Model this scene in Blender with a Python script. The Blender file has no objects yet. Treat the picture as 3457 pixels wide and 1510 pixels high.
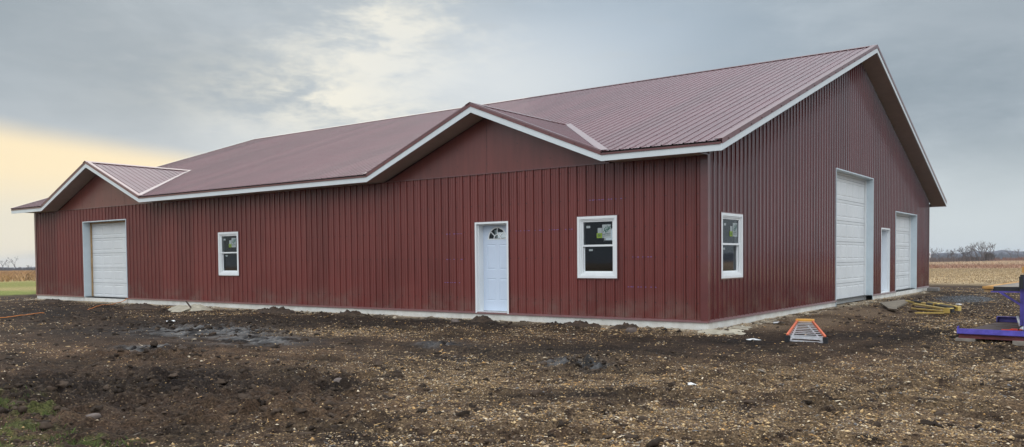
import bpy, math, random
import numpy as np
random.seed(7)
rng = np.random.default_rng(11)
scene = bpy.context.scene
COL = scene.collection

# ------------------------------------------------------------------ camera numbers (solved from the photo)
CAM = (6.6253, -15.2174, 1.2599)
YAW, PITCH, ROLL = 0.6411, -0.0327, -0.0089

# ------------------------------------------------------------------ mesh builder
class MB:
    def __init__(s):
        s.v = []; s.f = []; s.m = []; s.mi = 0
    def quad(s, *pts):
        b = len(s.v); s.v += [tuple(p) for p in pts]; s.f.append(tuple(range(b, b + len(pts)))); s.m.append(s.mi)
    def box(s, x0, x1, y0, y1, z0, z1):
        b = len(s.v)
        s.v += [(x0,y0,z0),(x1,y0,z0),(x1,y1,z0),(x0,y1,z0),(x0,y0,z1),(x1,y0,z1),(x1,y1,z1),(x0,y1,z1)]
        for f in ((0,3,2,1),(4,5,6,7),(0,1,5,4),(1,2,6,5),(2,3,7,6),(3,0,4,7)):
            s.f.append(tuple(b+i for i in f)); s.m.append(s.mi)
    def sweep(s, p0, p1, a, b_):
        """box with corner edge p0->p1 and cross-section vectors a, b_"""
        p0 = np.array(p0, float); p1 = np.array(p1, float); a = np.array(a, float); b_ = np.array(b_, float)
        b = len(s.v)
        s.v += [tuple(q) for q in (p0, p0+a, p0+a+b_, p0+b_, p1, p1+a, p1+a+b_, p1+b_)]
        for f in ((0,3,2,1),(4,5,6,7),(0,1,5,4),(1,2,6,5),(2,3,7,6),(3,0,4,7)):
            s.f.append(tuple(b+i for i in f)); s.m.append(s.mi)
    def bar(s, p0, p1, w, h):
        """box bar centred on the line p0->p1, w wide (horizontal), h high"""
        p0 = np.array(p0, float); p1 = np.array(p1, float); d = p1 - p0; d /= np.linalg.norm(d)
        u = np.array([0, 0, 1.0]) if abs(d[2]) < .9 else np.array([0, 1.0, 0])
        a = np.cross(d, u); a /= np.linalg.norm(a); u = np.cross(a, d)
        s.sweep(p0 - a*w/2 - u*h/2, p1 - a*w/2 - u*h/2, a*w, u*h)
    def prism(s, poly, off):
        off = np.array(off, float); n = len(poly); b = len(s.v)
        s.v += [tuple(p) for p in poly] + [tuple(np.array(p, float) + off) for p in poly]
        s.f.append(tuple(range(b, b+n))); s.m.append(s.mi)
        s.f.append(tuple(range(b+2*n-1, b+n-1, -1))); s.m.append(s.mi)
        for i in range(n):
            j = (i+1) % n
            s.f.append((b+i, b+n+i, b+n+j, b+j)); s.m.append(s.mi)
    def tube(s, pts, rad, n=8):
        pts = [np.array(p, float) for p in pts]; rings = []
        if not hasattr(rad, '__len__'): rad = [rad]*len(pts)
        for i, p in enumerate(pts):
            d = pts[min(i+1, len(pts)-1)] - pts[max(i-1, 0)]; d /= (np.linalg.norm(d) + 1e-9)
            u = np.array([0,0,1.0]) if abs(d[2]) < .9 else np.array([1.0,0,0])
            a = np.cross(d, u); a /= np.linalg.norm(a); c = np.cross(a, d)
            b = len(s.v)
            for k in range(n):
                t = 2*math.pi*k/n; s.v.append(tuple(p + rad[i]*(a*math.cos(t) + c*math.sin(t))))
            rings.append(b)
        for i in range(len(rings)-1):
            for k in range(n):
                k2 = (k+1) % n
                s.f.append((rings[i]+k, rings[i]+k2, rings[i+1]+k2, rings[i+1]+k)); s.m.append(s.mi)
        s.f.append(tuple(rings[0]+k for k in range(n-1, -1, -1))); s.m.append(s.mi)
        s.f.append(tuple(rings[-1]+k for k in range(n))); s.m.append(s.mi)
    def build(s, name, mats, parent=None, smooth=False, bevel=0):
        me = bpy.data.meshes.new(name); me.from_pydata(s.v, [], s.f)
        if not isinstance(mats, (list, tuple)): mats = [mats]
        for m in mats: me.materials.append(m)
        if len(mats) > 1: me.polygons.foreach_set('material_index', s.m)
        if smooth: me.polygons.foreach_set('use_smooth', [True]*len(s.f))
        me.update()
        o = bpy.data.objects.new(name, me); COL.objects.link(o)
        if parent: o.parent = parent
        if bevel:
            b = o.modifiers.new('bevel', 'BEVEL'); b.width = bevel; b.segments = 2; b.limit_method = 'ANGLE'
        return o

class Pieces(MB):
    """collects like MB, but every sweep/prism/box becomes its own object"""
    def __init__(s): super().__init__(); s.cuts = []
    def cut(s):
        if not s.cuts or s.cuts[-1] != (len(s.v), len(s.f)): s.cuts.append((len(s.v), len(s.f)))
    def build_all(s, name, mats, parent=None, **k):
        s.cut(); a = (0, 0); out = []
        for b in s.cuts:
            if b[1] == a[1]: continue
            p = MB(); p.v = s.v[a[0]:b[0]]; p.f = [tuple(i-a[0] for i in f) for f in s.f[a[1]:b[1]]]; p.m = s.m[a[1]:b[1]]
            out.append(p.build(name, mats, parent, **k)); a = b
        return out

def tag(o, label=None, cat=None, group=None, kind=None):
    if label: o['label'] = label
    if cat: o['category'] = cat
    if group: o['group'] = group
    if kind: o['kind'] = kind
    return o
def empty(name, loc=(0,0,0), rz=0.0):
    o = bpy.data.objects.new(name, None); COL.objects.link(o); o.location = loc; o.rotation_euler = (0,0,rz)
    o.empty_display_size = .3
    return o

# ------------------------------------------------------------------ node helpers
class E:
    """tiny expression wrapper round shader sockets"""
    nt = None
    def __init__(s, sock): s.s = sock
    @staticmethod
    def op(o, *a):
        n = E.nt.nodes.new('ShaderNodeMath'); n.operation = o
        for i, x in enumerate(a):
            if isinstance(x, E): E.nt.links.new(x.s, n.inputs[i])
            else: n.inputs[i].default_value = float(x)
        return E(n.outputs[0])
    def __add__(s, o): return E.op('ADD', s, o)
    __radd__ = __add__
    def __sub__(s, o): return E.op('SUBTRACT', s, o)
    def __rsub__(s, o): return E.op('SUBTRACT', o, s)
    def __mul__(s, o): return E.op('MULTIPLY', s, o)
    __rmul__ = __mul__
    def __truediv__(s, o): return E.op('DIVIDE', s, o)
    def exp(s): return E.op('EXPONENT', s)
def clamp(x, a=0, b=1): return E.op('MINIMUM', E.op('MAXIMUM', x, a), b)
def smooth(x, a, b):
    n = E.nt.nodes.new('ShaderNodeMapRange'); n.interpolation_type = 'SMOOTHSTEP'
    E.nt.links.new(x.s, n.inputs[0]); n.inputs[1].default_value = a; n.inputs[2].default_value = b
    return E(n.outputs[0])
def comb(x, y, z=0):
    n = E.nt.nodes.new('ShaderNodeCombineXYZ')
    for i, q in enumerate((x, y, z)):
        if isinstance(q, E): E.nt.links.new(q.s, n.inputs[i])
        else: n.inputs[i].default_value = q
    return n.outputs[0]
def noise(vec, scale=1, detail=4, rough=.5, dist=0):
    n = E.nt.nodes.new('ShaderNodeTexNoise'); n.inputs['Scale'].default_value = scale
    n.inputs['Detail'].default_value = detail; n.inputs['Roughness'].default_value = rough
    n.inputs['Distortion'].default_value = dist
    if vec is not None: E.nt.links.new(vec, n.inputs['Vector'])
    return E(n.outputs[0])
def mixc(f, a, b):
    n = E.nt.nodes.new('ShaderNodeMix'); n.data_type = 'RGBA'
    if isinstance(f, E): E.nt.links.new(f.s, n.inputs[0])
    else: n.inputs[0].default_value = f
    for i, q in ((6, a), (7, b)):
        if isinstance(q, tuple): n.inputs[i].default_value = (*q, 1)
        else: E.nt.links.new(q, n.inputs[i])
    return n.outputs[2]

def new_mat(name):
    m = bpy.data.materials.new(name); m.use_nodes = True
    E.nt = m.node_tree
    return m, m.node_tree.nodes['Principled BSDF']
def simple(name, col, rough=.6, metal=0, var=.12, scale=6, bump=0, bscale=40, coat=0, spec=.5):
    m, p = new_mat(name); nt = m.node_tree
    tc = nt.nodes.new('ShaderNodeTexCoord').outputs['Object']
    n = noise(tc, scale, 5, .6)
    c = mixc(smooth(n, .3, .7), tuple(q*(1-var) for q in col), tuple(min(1, q*(1+var)) for q in col))
    nt.links.new(c, p.inputs['Base Color']); p.inputs['Roughness'].default_value = rough
    p.inputs['Metallic'].default_value = metal; p.inputs['Coat Weight'].default_value = coat
    p.inputs['Specular IOR Level'].default_value = spec
    if bump:
        b = nt.nodes.new('ShaderNodeBump'); b.inputs['Strength'].default_value = bump; b.inputs['Distance'].default_value = .01
        nt.links.new(noise(tc, bscale, 4).s, b.inputs['Height']); nt.links.new(b.outputs[0], p.inputs['Normal'])
    return m

def steel(name, col, axis, rough=.34, dirt=True, panel=.9144, coat=.25, spec=.5, crough=.22, bump=.12):
    m, p = new_mat(name); nt = m.node_tree
    tc = nt.nodes.new('ShaderNodeTexCoord').outputs['Object']
    sp = nt.nodes.new('ShaderNodeSeparateXYZ'); nt.links.new(tc, sp.inputs[0])
    X, Y, Z = (E(sp.outputs[i]) for i in range(3))
    A = X if axis == 'x' else Y
    idx = E.op('FLOOR', A / panel)
    pn = noise(comb(idx * 3.7, 1.3, 0), 1, 0)                      # each sheet differs a little
    blot = noise(tc, .6, 4, .6)
    streak = noise(comb(A * 9, Z * .7, 2), 1, 3, .6)
    f = smooth(pn * .4 + blot * .35 + streak * .35, .38, .72)
    c = mixc(f, tuple(q*.80 for q in col), tuple(q*1.20 for q in col))
    if dirt:
        d = smooth(Z * -1, -.75, .05) * smooth(noise(comb(A * 1.3, Z * 1.5, 0), 1, 5, .65), .38, .75)
        d = clamp(d * .8)
        c = mixc(d, c, (.20, .135, .11))
        # pale scuffs on rib tops
        sc = smooth(noise(comb(A * 12, Z * 1.2, 5), 1, 3, .6), .72, .82) * .08
        c = mixc(clamp(sc), c, (.35, .27, .26))
    nt.links.new(c, p.inputs['Base Color'])
    r = noise(tc, 2.2, 3) * .14 + (rough - .07)
    nt.links.new(r.s, p.inputs['Roughness']); p.inputs['Coat Weight'].default_value = coat
    p.inputs['Coat Roughness'].default_value = crough; p.inputs['Specular IOR Level'].default_value = spec
    b = nt.nodes.new('ShaderNodeBump'); b.inputs['Strength'].default_value = bump; b.inputs['Distance'].default_value = .01
    nt.links.new(noise(tc, 1.6, 1).s, b.inputs['Height']); nt.links.new(b.outputs[0], p.inputs['Normal'])
    return m

RED = (.166, .038, .032)
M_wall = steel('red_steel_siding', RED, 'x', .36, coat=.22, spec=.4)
M_gable = steel('red_steel_gable_siding', (.118, .0205, .021), 'y', .22, coat=.75, spec=.6, crough=.12, bump=.02)  # rib shade put into the colour: base darkened to deepen the stripes
M_roof = steel('red_steel_roofing', (.118, .038, .047), 'x', .40, dirt=False, coat=.42, spec=.5)
M_roof2 = steel('red_steel_roofing_cross', (.118, .038, .047), 'y', .40, dirt=False, coat=.5, spec=.5)
M_flat = steel('red_flat_sheet', (.150, .034, .027), 'x', .36, dirt=False, panel=3.05, coat=.2)
M_trim = simple('red_trim', (.14, .040, .038), .32, var=.12, scale=3, coat=.5)
M_dark = simple('dark_gap', (.02, .012, .012), .8)
M_fascia = simple('white_fascia', (.66, .70, .71), .42, var=.03, scale=2)
M_soffit = simple('taupe_soffit', (.46, .40, .35), .6, var=.06, scale=4)
M_white = simple('white_vinyl', (.80, .82, .82), .38, var=.02, scale=3)
M_door = simple('white_door', (.62, .70, .82), .42, var=.02, scale=2)
M_gdoor = simple('white_garage_door', (.70, .715, .715), .5, var=.04, scale=1.5, bump=.1, bscale=90)
M_jamb = simple('pale_blue_white_jamb', (.60, .68, .72), .4, var=.04, scale=3)
M_seam = simple('panel_seam_grey', (.30, .31, .31), .7)
M_wood = simple('raw_lumber', (.42, .27, .13), .75, var=.2, scale=9, bump=.3)
M_wood_or = simple('orange_lumber', (.50, .26, .07), .7, var=.2, scale=6, bump=.3)
M_ply = simple('weathered_plywood', (.22, .19, .155), .8, var=.25, scale=5, bump=.3)
M_plank = simple('dark_wet_plank', (.075, .045, .036), .7, var=.35, scale=4, bump=.5, bscale=20)
M_purple = simple('blue_violet_paint', (.105, .085, .44), .45, var=.22, scale=7, bump=.1)
M_purple_d = simple('dark_violet_paint', (.075, .055, .27), .55, var=.35, scale=7)  # darker, rougher violet with stronger mottling
M_maroon = simple('rust_red_steel', (.13, .03, .03), .6, var=.3, scale=6)
M_black = simple('black_steel', (.018, .018, .02), .5)
M_orange = simple('orange_fibreglass', (.72, .17, .08), .5, var=.12, scale=8)
M_yorange = simple('yellow_orange_plastic', (.80, .40, .07), .5)
M_alu = simple('dull_aluminium', (.62, .62, .64), .45, metal=.2, var=.15, scale=12)
M_yellow = simple('yellow_fibreglass', (.62, .44, .12), .5, var=.15, scale=8)
M_cord = simple('orange_rubber', (.70, .24, .05), .5)
M_redtool = simple('red_plastic', (.6, .05, .03), .4)
M_paper = simple('white_scrap', (.78, .78, .77), .6, var=.05)
M_green = simple('dark_green_ink', (.01, .09, .06), .6)
M_ink = simple('dark_ink', (.03, .05, .05), .6)
M_sheet = simple('grey_sheet', (.34, .38, .38), .6, var=.05)
M_lime = simple('lime_sheet', (.22, .32, .03), .6)
M_stone = simple('stone_grey', (.13, .10, .085), .85, var=.3, scale=9, bump=.6, bscale=25)
M_block = simple('concrete_block', (.20, .185, .17), .9, var=.2, scale=9, bump=.5, bscale=60)
M_chalk = simple('blue_chalk', (.20, .15, .42), .9)
M_screw = simple('screw_head', (.05, .02, .02), .4)
M_inner = simple('dark_interior', (.035, .033, .03), .9)
M_rail = simple('brushed_handle', (.3, .3, .3), .3, metal=1)

def concrete():
    m, p = new_mat('pale_concrete'); nt = m.node_tree
    tc = nt.nodes.new('ShaderNodeTexCoord').outputs['Object']
    sp = nt.nodes.new('ShaderNodeSeparateXYZ'); nt.links.new(tc, sp.inputs[0])
    Z = E(sp.outputs[2])
    a = noise(tc, 3, 6, .65); b_ = noise(tc, 22, 4, .6)
    c = mixc(smooth(a, .35, .7), (.60, .58, .53), (.74, .74, .70))
    c = mixc(smooth(b_, .62, .72) * .6, c, (.24, .20, .15))
    mud = smooth(Z * -1 + a * .12, .19, .27)
    c = mixc(mud * .6, c, (.24, .175, .115))
    nt.links.new(c, p.inputs['Base Color']); p.inputs['Roughness'].default_value = .85
    b = nt.nodes.new('ShaderNodeBump'); b.inputs['Strength'].default_value = .5; b.inputs['Distance'].default_value = .01
    nt.links.new(noise(tc, 30, 5).s, b.inputs['Height']); nt.links.new(b.outputs[0], p.inputs['Normal'])
    return m
M_conc = concrete()

def glass():
    m = bpy.data.materials.new('window_glass'); m.use_nodes = True; nt = m.node_tree; nt.nodes.clear()
    o = nt.nodes.new('ShaderNodeOutputMaterial'); mx = nt.nodes.new('ShaderNodeMixShader')
    t = nt.nodes.new('ShaderNodeBsdfTransparent'); t.inputs[0].default_value = (.80, .84, .84, 1)
    g = nt.nodes.new('ShaderNodeBsdfGlossy'); g.inputs[0].default_value = (.9, .95, 1, 1); g.inputs['Roughness'].default_value = .03
    f = nt.nodes.new('ShaderNodeFresnel'); f.inputs[0].default_value = 1.45
    nt.links.new(f.outputs[0], mx.inputs[0]); nt.links.new(t.outputs[0], mx.inputs[1]); nt.links.new(g.outputs[0], mx.inputs[2])
    nt.links.new(mx.outputs[0], o.inputs[0])
    return m
M_glass = glass()

# ================================================================== BUILDING
L, W = 28.32, 21.86
OV, RR, RL = .588, .551, .70          # eave overhang, right and left rake overhang
ZF, ZM = 3.22, 3.42                    # fascia bottom, roof metal at the eave
MS = .3464                             # main roof slope
ZW = 3.238                             # wall top / soffit
def zmain(y):                          # roof metal height over depth y
    return ZM + MS*((y + OV) if y <= W/2 else (W + OV - y))
ZR = zmain(W/2)
CG = [(-5.42, 3.40, 4.777), (-23.0, 3.46, 4.815)]      # cross gables: centre x, half width, peak
DROP = ZM - ZF                                        # metal top minus fascia bottom

PROF = [(0, 0), (.001, -.018), (.010, -.018), (.011, 0), (.019, .024), (.045, .024), (.053, 0), (.054, -.018), (.063, -.018), (.064, 0), (.098, 0), (.103, .009), (.115, .009), (.120, 0), (.160, 0), (.165, .009), (.177, .009), (.182, 0)]  # narrow slots beside each rib are added to deepen its shadow line
PITCHR = .2286
def prof_h(s):
    q = s % PITCHR
    for i in range(len(PROF)):
        a = PROF[i]; b = PROF[i+1] if i+1 < len(PROF) else (PITCHR, 0)
        if a[0] <= q <= b[0]:
            return a[1] + (b[1]-a[1])*((q-a[0])/(b[0]-a[0]) if b[0] > a[0] else 0)
    return 0
def breaks(s0, s1, extra=(), off=0):
    out = {round(s0, 5), round(s1, 5)}
    k = math.floor((s0-off)/PITCHR) - 1
    while k*PITCHR + off < s1 + .3:
        for d, _ in PROF:
            q = k*PITCHR + off + d
            if s0 < q < s1: out.add(round(q, 5))
        k += 1
    for e in extra:
        if s0 < e < s1: out.add(round(e, 5))
    return sorted(out)
def cladding(mb, s0, s1, top, bot, holes, fmap, off=0, extra=(), screws=()):
    bs = breaks(s0, s1, [h[0] for h in holes] + [h[1] for h in holes] + list(extra), off)
    for a, b in zip(bs, bs[1:]):
        if b - a < 1e-4: continue
        ha, hb = prof_h(a-off+1e-7), prof_h(b-off-1e-7)
        mid = (a+b)/2
        segs = [(None, None)]
        cuts = sorted([(h[2], h[3]) for h in holes if h[0] - 1e-4 <= mid <= h[1] + 1e-4])
        lo = [bot, bot]; spans = []
        for c0, c1 in cuts:
            if c0 > lo[0] + 1e-3: spans.append((lo[0], lo[1], c0, c0))
            lo = [c1, c1]
        spans.append((lo[0], lo[1], top(a), top(b)))
        for za0, zb0, za1, zb1 in spans:
            if max(za1-za0, zb1-zb0) < 1e-3: continue
            mb.quad(fmap(a, ha, za0), fmap(b, hb, zb0), fmap(b, hb, zb1), fmap(a, ha, za1))
    # screw heads beside every rib
    mb.mi = 1
    k = math.floor((s0-off)/PITCHR) + 1
    while k*PITCHR + off + .080 < s1:
        s = k*PITCHR + off + .080
        for z in screws:
            if z < top(s) - .05 and not any(h[0]-.02 < s < h[1]+.02 and h[2]-.02 < z < h[3]+.02 for h in holes):
                r = .009
                q = [fmap(s-r, .006, z-r), fmap(s+r, .006, z-r), fmap(s+r, .006, z+r), fmap(s-r, .006, z+r)]
                base = [fmap(s-r*1.3, 0, z-r*1.3), fmap(s+r*1.3, 0, z-r*1.3), fmap(s+r*1.3, 0, z+r*1.3), fmap(s-r*1.3, 0, z+r*1.3)]
                mb.quad(*q)
                for i in range(4):
                    j = (i+1) % 4; mb.quad(base[i], base[j], q[j], q[i])
        k += 1
    mb.mi = 0

bld = empty('metal_building', (0, 0, 0))
tag(bld, 'long dark red steel-sided building with a ribbed metal roof, white trim and two front gables', 'building')

# openings: s0,s1,z0,z1
GD_L = (-24.464, -21.466, -.03, 2.738)
W_S = (-16.012, -14.99, .828, 2.150)
DOOR = (-5.787, -4.805, -.02, 2.12)
W_F = (-2.944, -1.974, .833, 2.144)
W_G = (.633, 1.768, .826, 2.146)
GD_B = (8.736, 12.80, -.16, 3.67)
DOOR_G = (13.84, 15.046, -.0, 2.166)
GD_S = (15.99, 19.446, -.03, 2.769)

mb = MB()
cladding(mb, -L, 0, lambda x: ZW, 0, [GD_L, W_S, DOOR, W_F], lambda s, h, z: (s, -h, z), off=-.04, screws=(.35, 1.27, 1.9, 2.5, 3.1))
crnd = random.Random(3)
# blue chalk layout marks left on the siding
mb.mi = 2
for (xa, xb, z) in ((-2.69, -1.80, 2.49), (-1.66, -1.03, 1.275), (-1.81, -.93, .66), (-6.77, -6.11, 1.87), (-6.77, -6.03, 1.26), (-4.7, -3.03, 1.89), (-6.8, -6.2, .70)):
    x = xa
    while x < xb:
        k = math.floor((x+.04)/PITCHR)*PITCHR - .04
        for s0, s1, hh in ((.020, .044, .0255), (.066, .096, .0015), (.124, .162, .0015), (.190, .226, .0015)):
            a, b = k+s0, k+s1
            if a > xa and b < xb and crnd.random() < .75: mb.quad((a, -hh, z-.006), (b, -hh, z-.006), (b, -hh, z+.006), (a, -hh, z+.006))
        x += PITCHR
mb.build('front_wall_siding', [M_wall, M_screw, M_chalk], bld)
mb = MB()
gt = lambda y: zmain(y) - DROP + .012
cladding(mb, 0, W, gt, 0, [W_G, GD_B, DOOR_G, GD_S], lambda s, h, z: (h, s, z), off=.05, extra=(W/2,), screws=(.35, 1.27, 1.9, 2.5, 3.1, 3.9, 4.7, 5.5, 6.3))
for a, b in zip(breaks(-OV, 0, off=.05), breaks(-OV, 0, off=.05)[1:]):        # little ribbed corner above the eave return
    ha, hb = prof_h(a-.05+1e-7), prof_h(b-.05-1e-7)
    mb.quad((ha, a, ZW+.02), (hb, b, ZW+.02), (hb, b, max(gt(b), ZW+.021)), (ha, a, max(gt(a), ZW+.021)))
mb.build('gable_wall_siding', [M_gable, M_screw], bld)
# rear and far walls, interior faces
mb = MB()
RW = [(-15.1, -13.7, 2.11, 2.78), (-22.12, -20.9, 2.38, 2.80)]
cladding(mb, -L, 0, lambda x: ZW, 0, RW, lambda s, h, z: (s, W+h, z))
mb.build('rear_wall_siding', [M_wall, M_screw], bld)
mb = MB()
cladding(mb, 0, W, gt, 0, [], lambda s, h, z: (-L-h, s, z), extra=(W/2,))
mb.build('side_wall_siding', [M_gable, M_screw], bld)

# dark inner lining: closes the shell behind the siding
mb = MB()
T = .10
def lining(mb, s0, s1, z0, z1, holes, f):
    xs = sorted({s0, s1} | {h[0] for h in holes} | {h[1] for h in holes})
    for a, b in zip(xs, xs[1:]):
        mid = (a+b)/2; lo = z0
        for h in sorted([h for h in holes if h[0] < mid < h[1]], key=lambda h: h[2]):
            if h[2] > lo: mb.quad(f(a, lo), f(b, lo), f(b, h[2]), f(a, h[2]))
            lo = max(lo, h[3])
        if z1 > lo: mb.quad(f(a, lo), f(b, lo), f(b, z1), f(a, z1))
lining(mb, -L+.1, -.1, .02, 3.2, [GD_L, W_S, DOOR, W_F], lambda s, z: (s, T, z))
lining(mb, -L+.1, -.1, .02, 3.2, RW, lambda s, z: (s, W-T, z))
lining(mb, .1, W-.1, .02, 3.2, [W_G, GD_B, DOOR_G, GD_S], lambda s, z: (-T, s, z))
lining(mb, .1, W-.1, .02, 3.2, [], lambda s, z: (-L+T, s, z))
mb.quad((-L+.1, .1, 3.2), (-.1, .1, 3.2), (-.1, 8.6, 3.2), (-L+.1, 8.6, 3.2))
mb.quad((-L+.1, 8.6, 3.9), (-.1, 8.6, 3.9), (-.1, W-.1, 3.9), (-L+.1, W-.1, 3.9))
mb.build('inner_lining', M_inner, bld)
mb = MB(); mb.quad((-L+.02, .02, .005), (-.02, .02, .005), (-.02, W-.02, .005), (-L+.02, W-.02, .005))
mb.build('floor_slab', M_inner, bld)

# foundation
mb = MB()
def found(x0, x1, y0, y1, z1=-.002): mb.box(x0, x1, y0, y1, -.7, z1)
found(-L-.005, GD_L[0], -.006, .25); found(GD_L[0], GD_L[1], -.03, .28, -.034); found(GD_L[1], .006, -.006, .25)
found(-.25, .006, .25, 8.74); found(-.25, .03, 8.74, 12.8, -.165); found(-.25, .006, 12.8, 15.99); found(-.25, .03, 15.99, 19.45, -.034)
found(-.25, .006, 19.45, W+.006); found(-L-.005, -.25, W-.25, W+.006); found(-L-.005, -L+.25, .25, W-.25)
mb.build('foundation', M_conc, bld)
# base trim (rat guard)
mb = Pieces()
def base_x(a, b):
    mb.prism([(a, -.038, -.022), (a, -.030, .018), (a, -.002, .032), (a, -.002, -.022)], (b-a, 0, 0)); mb.cut()
def base_y(a, b):
    mb.prism([(.038, a, -.022), (.030, a, .018), (.008, a, .032), (.008, a, -.022)], (0, b-a, 0)); mb.cut()
base_x(-L-.04, GD_L[0]-.02); base_x(GD_L[1]+.02, .04)
base_y(-.0, GD_B[0]-.01); base_y(GD_B[1]+.01, GD_S[0]-.01); base_y(GD_S[1]+.01, W+.03)
mb.build_all('base_trim', M_trim, bld)
# corner trim
mb = MB()
mb.box(-.115, .032, -.032, -.0265, -.003, ZW-.003); mb.box(.0265, .032, -.0264, .075, -.003, ZW+.016)
mb.build('corner_trim', M_trim, bld, bevel=.002)
mb = MB()
mb.box(-L-.032, -L+.10, -.032, -.0265, -.003, ZW-.003); mb.box(-L-.032, -L-.0265, -.0264, .1, -.003, ZW-.003)
mb.build('corner_trim', M_trim, bld)
mb = MB(); mb.box(.0265, .032, W-.09, W+.028, -.003, ZW-.05); mb.box(-.09, .0264, W+.0265, W+.032, -.003, ZW-.05)
mb.build('corner_trim', M_trim, bld)

# flat triangle panels in the two front gables + top trim of the siding
for (xc, hw, zp) in CG:
    apex = zp - DROP - .03
    sl = (zp - ZM)/hw
    zb = ZW + .002
    hx = (apex - zb)/sl
    g = MB(); g.prism([(xc-hx, -.012, zb), (xc+hx, -.012, zb), (xc, -.012, apex)], (0, .02, 0))
    seams = [xc] if xc > -10 else [xc-1.5, xc+1.52]
    s = g; s.mi = 1
    for q in seams:
        zt = apex - abs(q-xc)*sl
        s.box(q-.003, q+.003, -.0150, -.0125, zb, zt-.02)
    for i in range(7):
        for zz in (.22, .62, 1.0):
            q = xc - hx + (i+.7)*2*hx/7.4
            if zb+zz < apex - abs(q-xc)*sl - .1: s.box(q-.010, q+.010, -.020, -.0125, zb+zz-.010, zb+zz+.010)
    g.build('gable_panel', [M_flat, M_screw], bld)
    g = MB(); g.sweep((xc-hx, -.034, ZW-.005), (xc+hx, -.034, ZW-.005), (0, .02, 0), (0, 0, .028))
    g.build('siding_top_trim', M_trim, bld)

# ------------------------------------------------------------------ roof
roof = empty('roof'); roof.parent = bld
def roof_h(q):
    return max(prof_h(q), -.004)*.8
def valley_y(x):
    for xc, hw, zp in CG:
        if abs(x-xc) < hw:
            return min(((zp - (zp-ZM)/hw*abs(x-xc)) - ZM)/MS - OV, 1e9)
    return -OV - .035
mb = MB()
X0, X1 = -L-RL+.02, RR-.02
ex = []
for xc, hw, zp in CG: ex += [xc, xc-hw, xc+hw, xc-hw*.999, xc+hw*.999]
bs = breaks(X0, X1, ex)
for a, b in zip(bs, bs[1:]):
    if b-a < 1e-4: continue
    ha, hb = roof_h(a+1e-7), roof_h(b-1e-7)
    ya, yb = valley_y(a+1e-4), valley_y(b-1e-4)
    mb.quad((a, ya, zmain(ya)+ha), (b, yb, zmain(yb)+hb), (b, W/2, ZR+hb), (a, W/2, ZR+ha))
mb.mi = 1
k = math.floor(X0/PITCHR)+1
while k*PITCHR + .080 < X1:
    s = k*PITCHR + .080
    for j in range(13):
        y = -OV + .12 + j*.93
        if y > valley_y(s) + .15 and y < W/2 - .1:
            r = .011; z = zmain(y) + .008
            mb.quad((s-r, y-r, z-MS*r), (s+r, y-r, z-MS*r), (s+r, y+r, z+MS*r), (s-r, y+r, z+MS*r))
            mb.quad((s-r, y-r, z-.008), (s+r, y-r, z-.008), (s+r, y-r, z), (s-r, y-r, z))
    k += 1
for j in range(20):
    y = -.3 + j*.58
    if y < W/2: mb.box(RR+.012, RR+.022, y-.011, y+.011, zmain(y)-.055, zmain(y)-.033)
for xc, hw, zp in CG:
    for sg in (-1, 1):
        for j in range(6):
            d = .3 + j*.62; z = zp - d*(zp-ZM)/hw - .04
            if d < hw: mb.box(xc+sg*d-.011, xc+sg*d+.011, -OV-.022, -OV-.012, z-.011, z+.011)
mb.build('front_roof_slope', [M_roof, M_screw], roof)
mb = MB()
for a, b in zip(breaks(X0, X1), breaks(X0, X1)[1:]):
    ha, hb = roof_h(a+1e-7), roof_h(b-1e-7)
    mb.quad((a, W+OV+.03, zmain(W+OV+.03)+ha), (b, W+OV+.03, zmain(W+OV+.03)+hb), (b, W/2, ZR+hb), (a, W/2, ZR+ha))
mb.build('rear_roof_slope', M_roof, roof)
mb = MB()
for xc, hw, zp in CG:
    sl = (zp-ZM)/hw
    yend = (zp-ZM)/MS - OV
    bs = breaks(-OV-.02, yend, off=-.62)
    for a, b in zip(bs, bs[1:]):
        if b-a < 1e-4: continue
        ha, hb = roof_h(a+.62+1e-7), roof_h(b+.62-1e-7)
        da, db = (min(hw, (zp-ZM-MS*(q+OV))/sl) for q in (a, b))
        da, db = max(da, 0), max(db, 0)
        for sg in (-1, 1):
            mb.quad((xc, a, zp+ha), (xc, b, zp+hb), (xc+sg*db, b, zp-sl*db+hb), (xc+sg*da, a, zp-sl*da+ha))
mb.build('cross_gable_roof', M_roof2, roof)
mb = Pieces()       # ridge caps
def cap(p0, p1, across, drop, w=.16):
    p0, p1, c = np.array(p0, float), np.array(p1, float), np.array(across, float)
    for sg in (-1, 1):
        q = c*w*sg; d = np.array([0, 0, -drop*w])
        mb.quad(p0, p1, p1+q+d, p0+q+d)
        mb.quad(p0+q+d, p1+q+d, p1+q+d+np.array([0, 0, -.012]), p0+q+d+np.array([0, 0, -.012]))
    mb.cut()
cap((X0, W/2, ZR+.034), (X1+.02, W/2, ZR+.034), (0, 1, 0), MS)
for xc, hw, zp in CG:
    yend = (zp-ZM)/MS - OV
    cap((xc, -OV-.03, zp+.034), (xc, yend+.1, zp+.034), (1, 0, 0), (zp-ZM)/hw, .14)
mb.build_all('ridge_cap', M_trim, roof)
mb = Pieces()       # valley flashings: flat strips lying in the valleys
for xc, hw, zp in CG:
    yend = (zp-ZM)/MS - OV; sl = (zp-ZM)/hw
    for sg in (-1, 1):
        p = np.array([xc+sg*hw, -OV, ZM+.024]); q = np.array([xc, yend, zp+.024])
        w1 = np.array([sg*.17, 0, 0])
        mb.quad(p, p+w1, q+w1, q)
        w2 = np.array([-sg*.10, 0, sl*.10]) 
        mb.quad(p, q, q+w2*.2, p+w2); mb.cut()
mb.build_all('valley_flashing', simple('valley_metal', (.24, .15, .15), .35, var=.08, coat=.5), roof)

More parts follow.
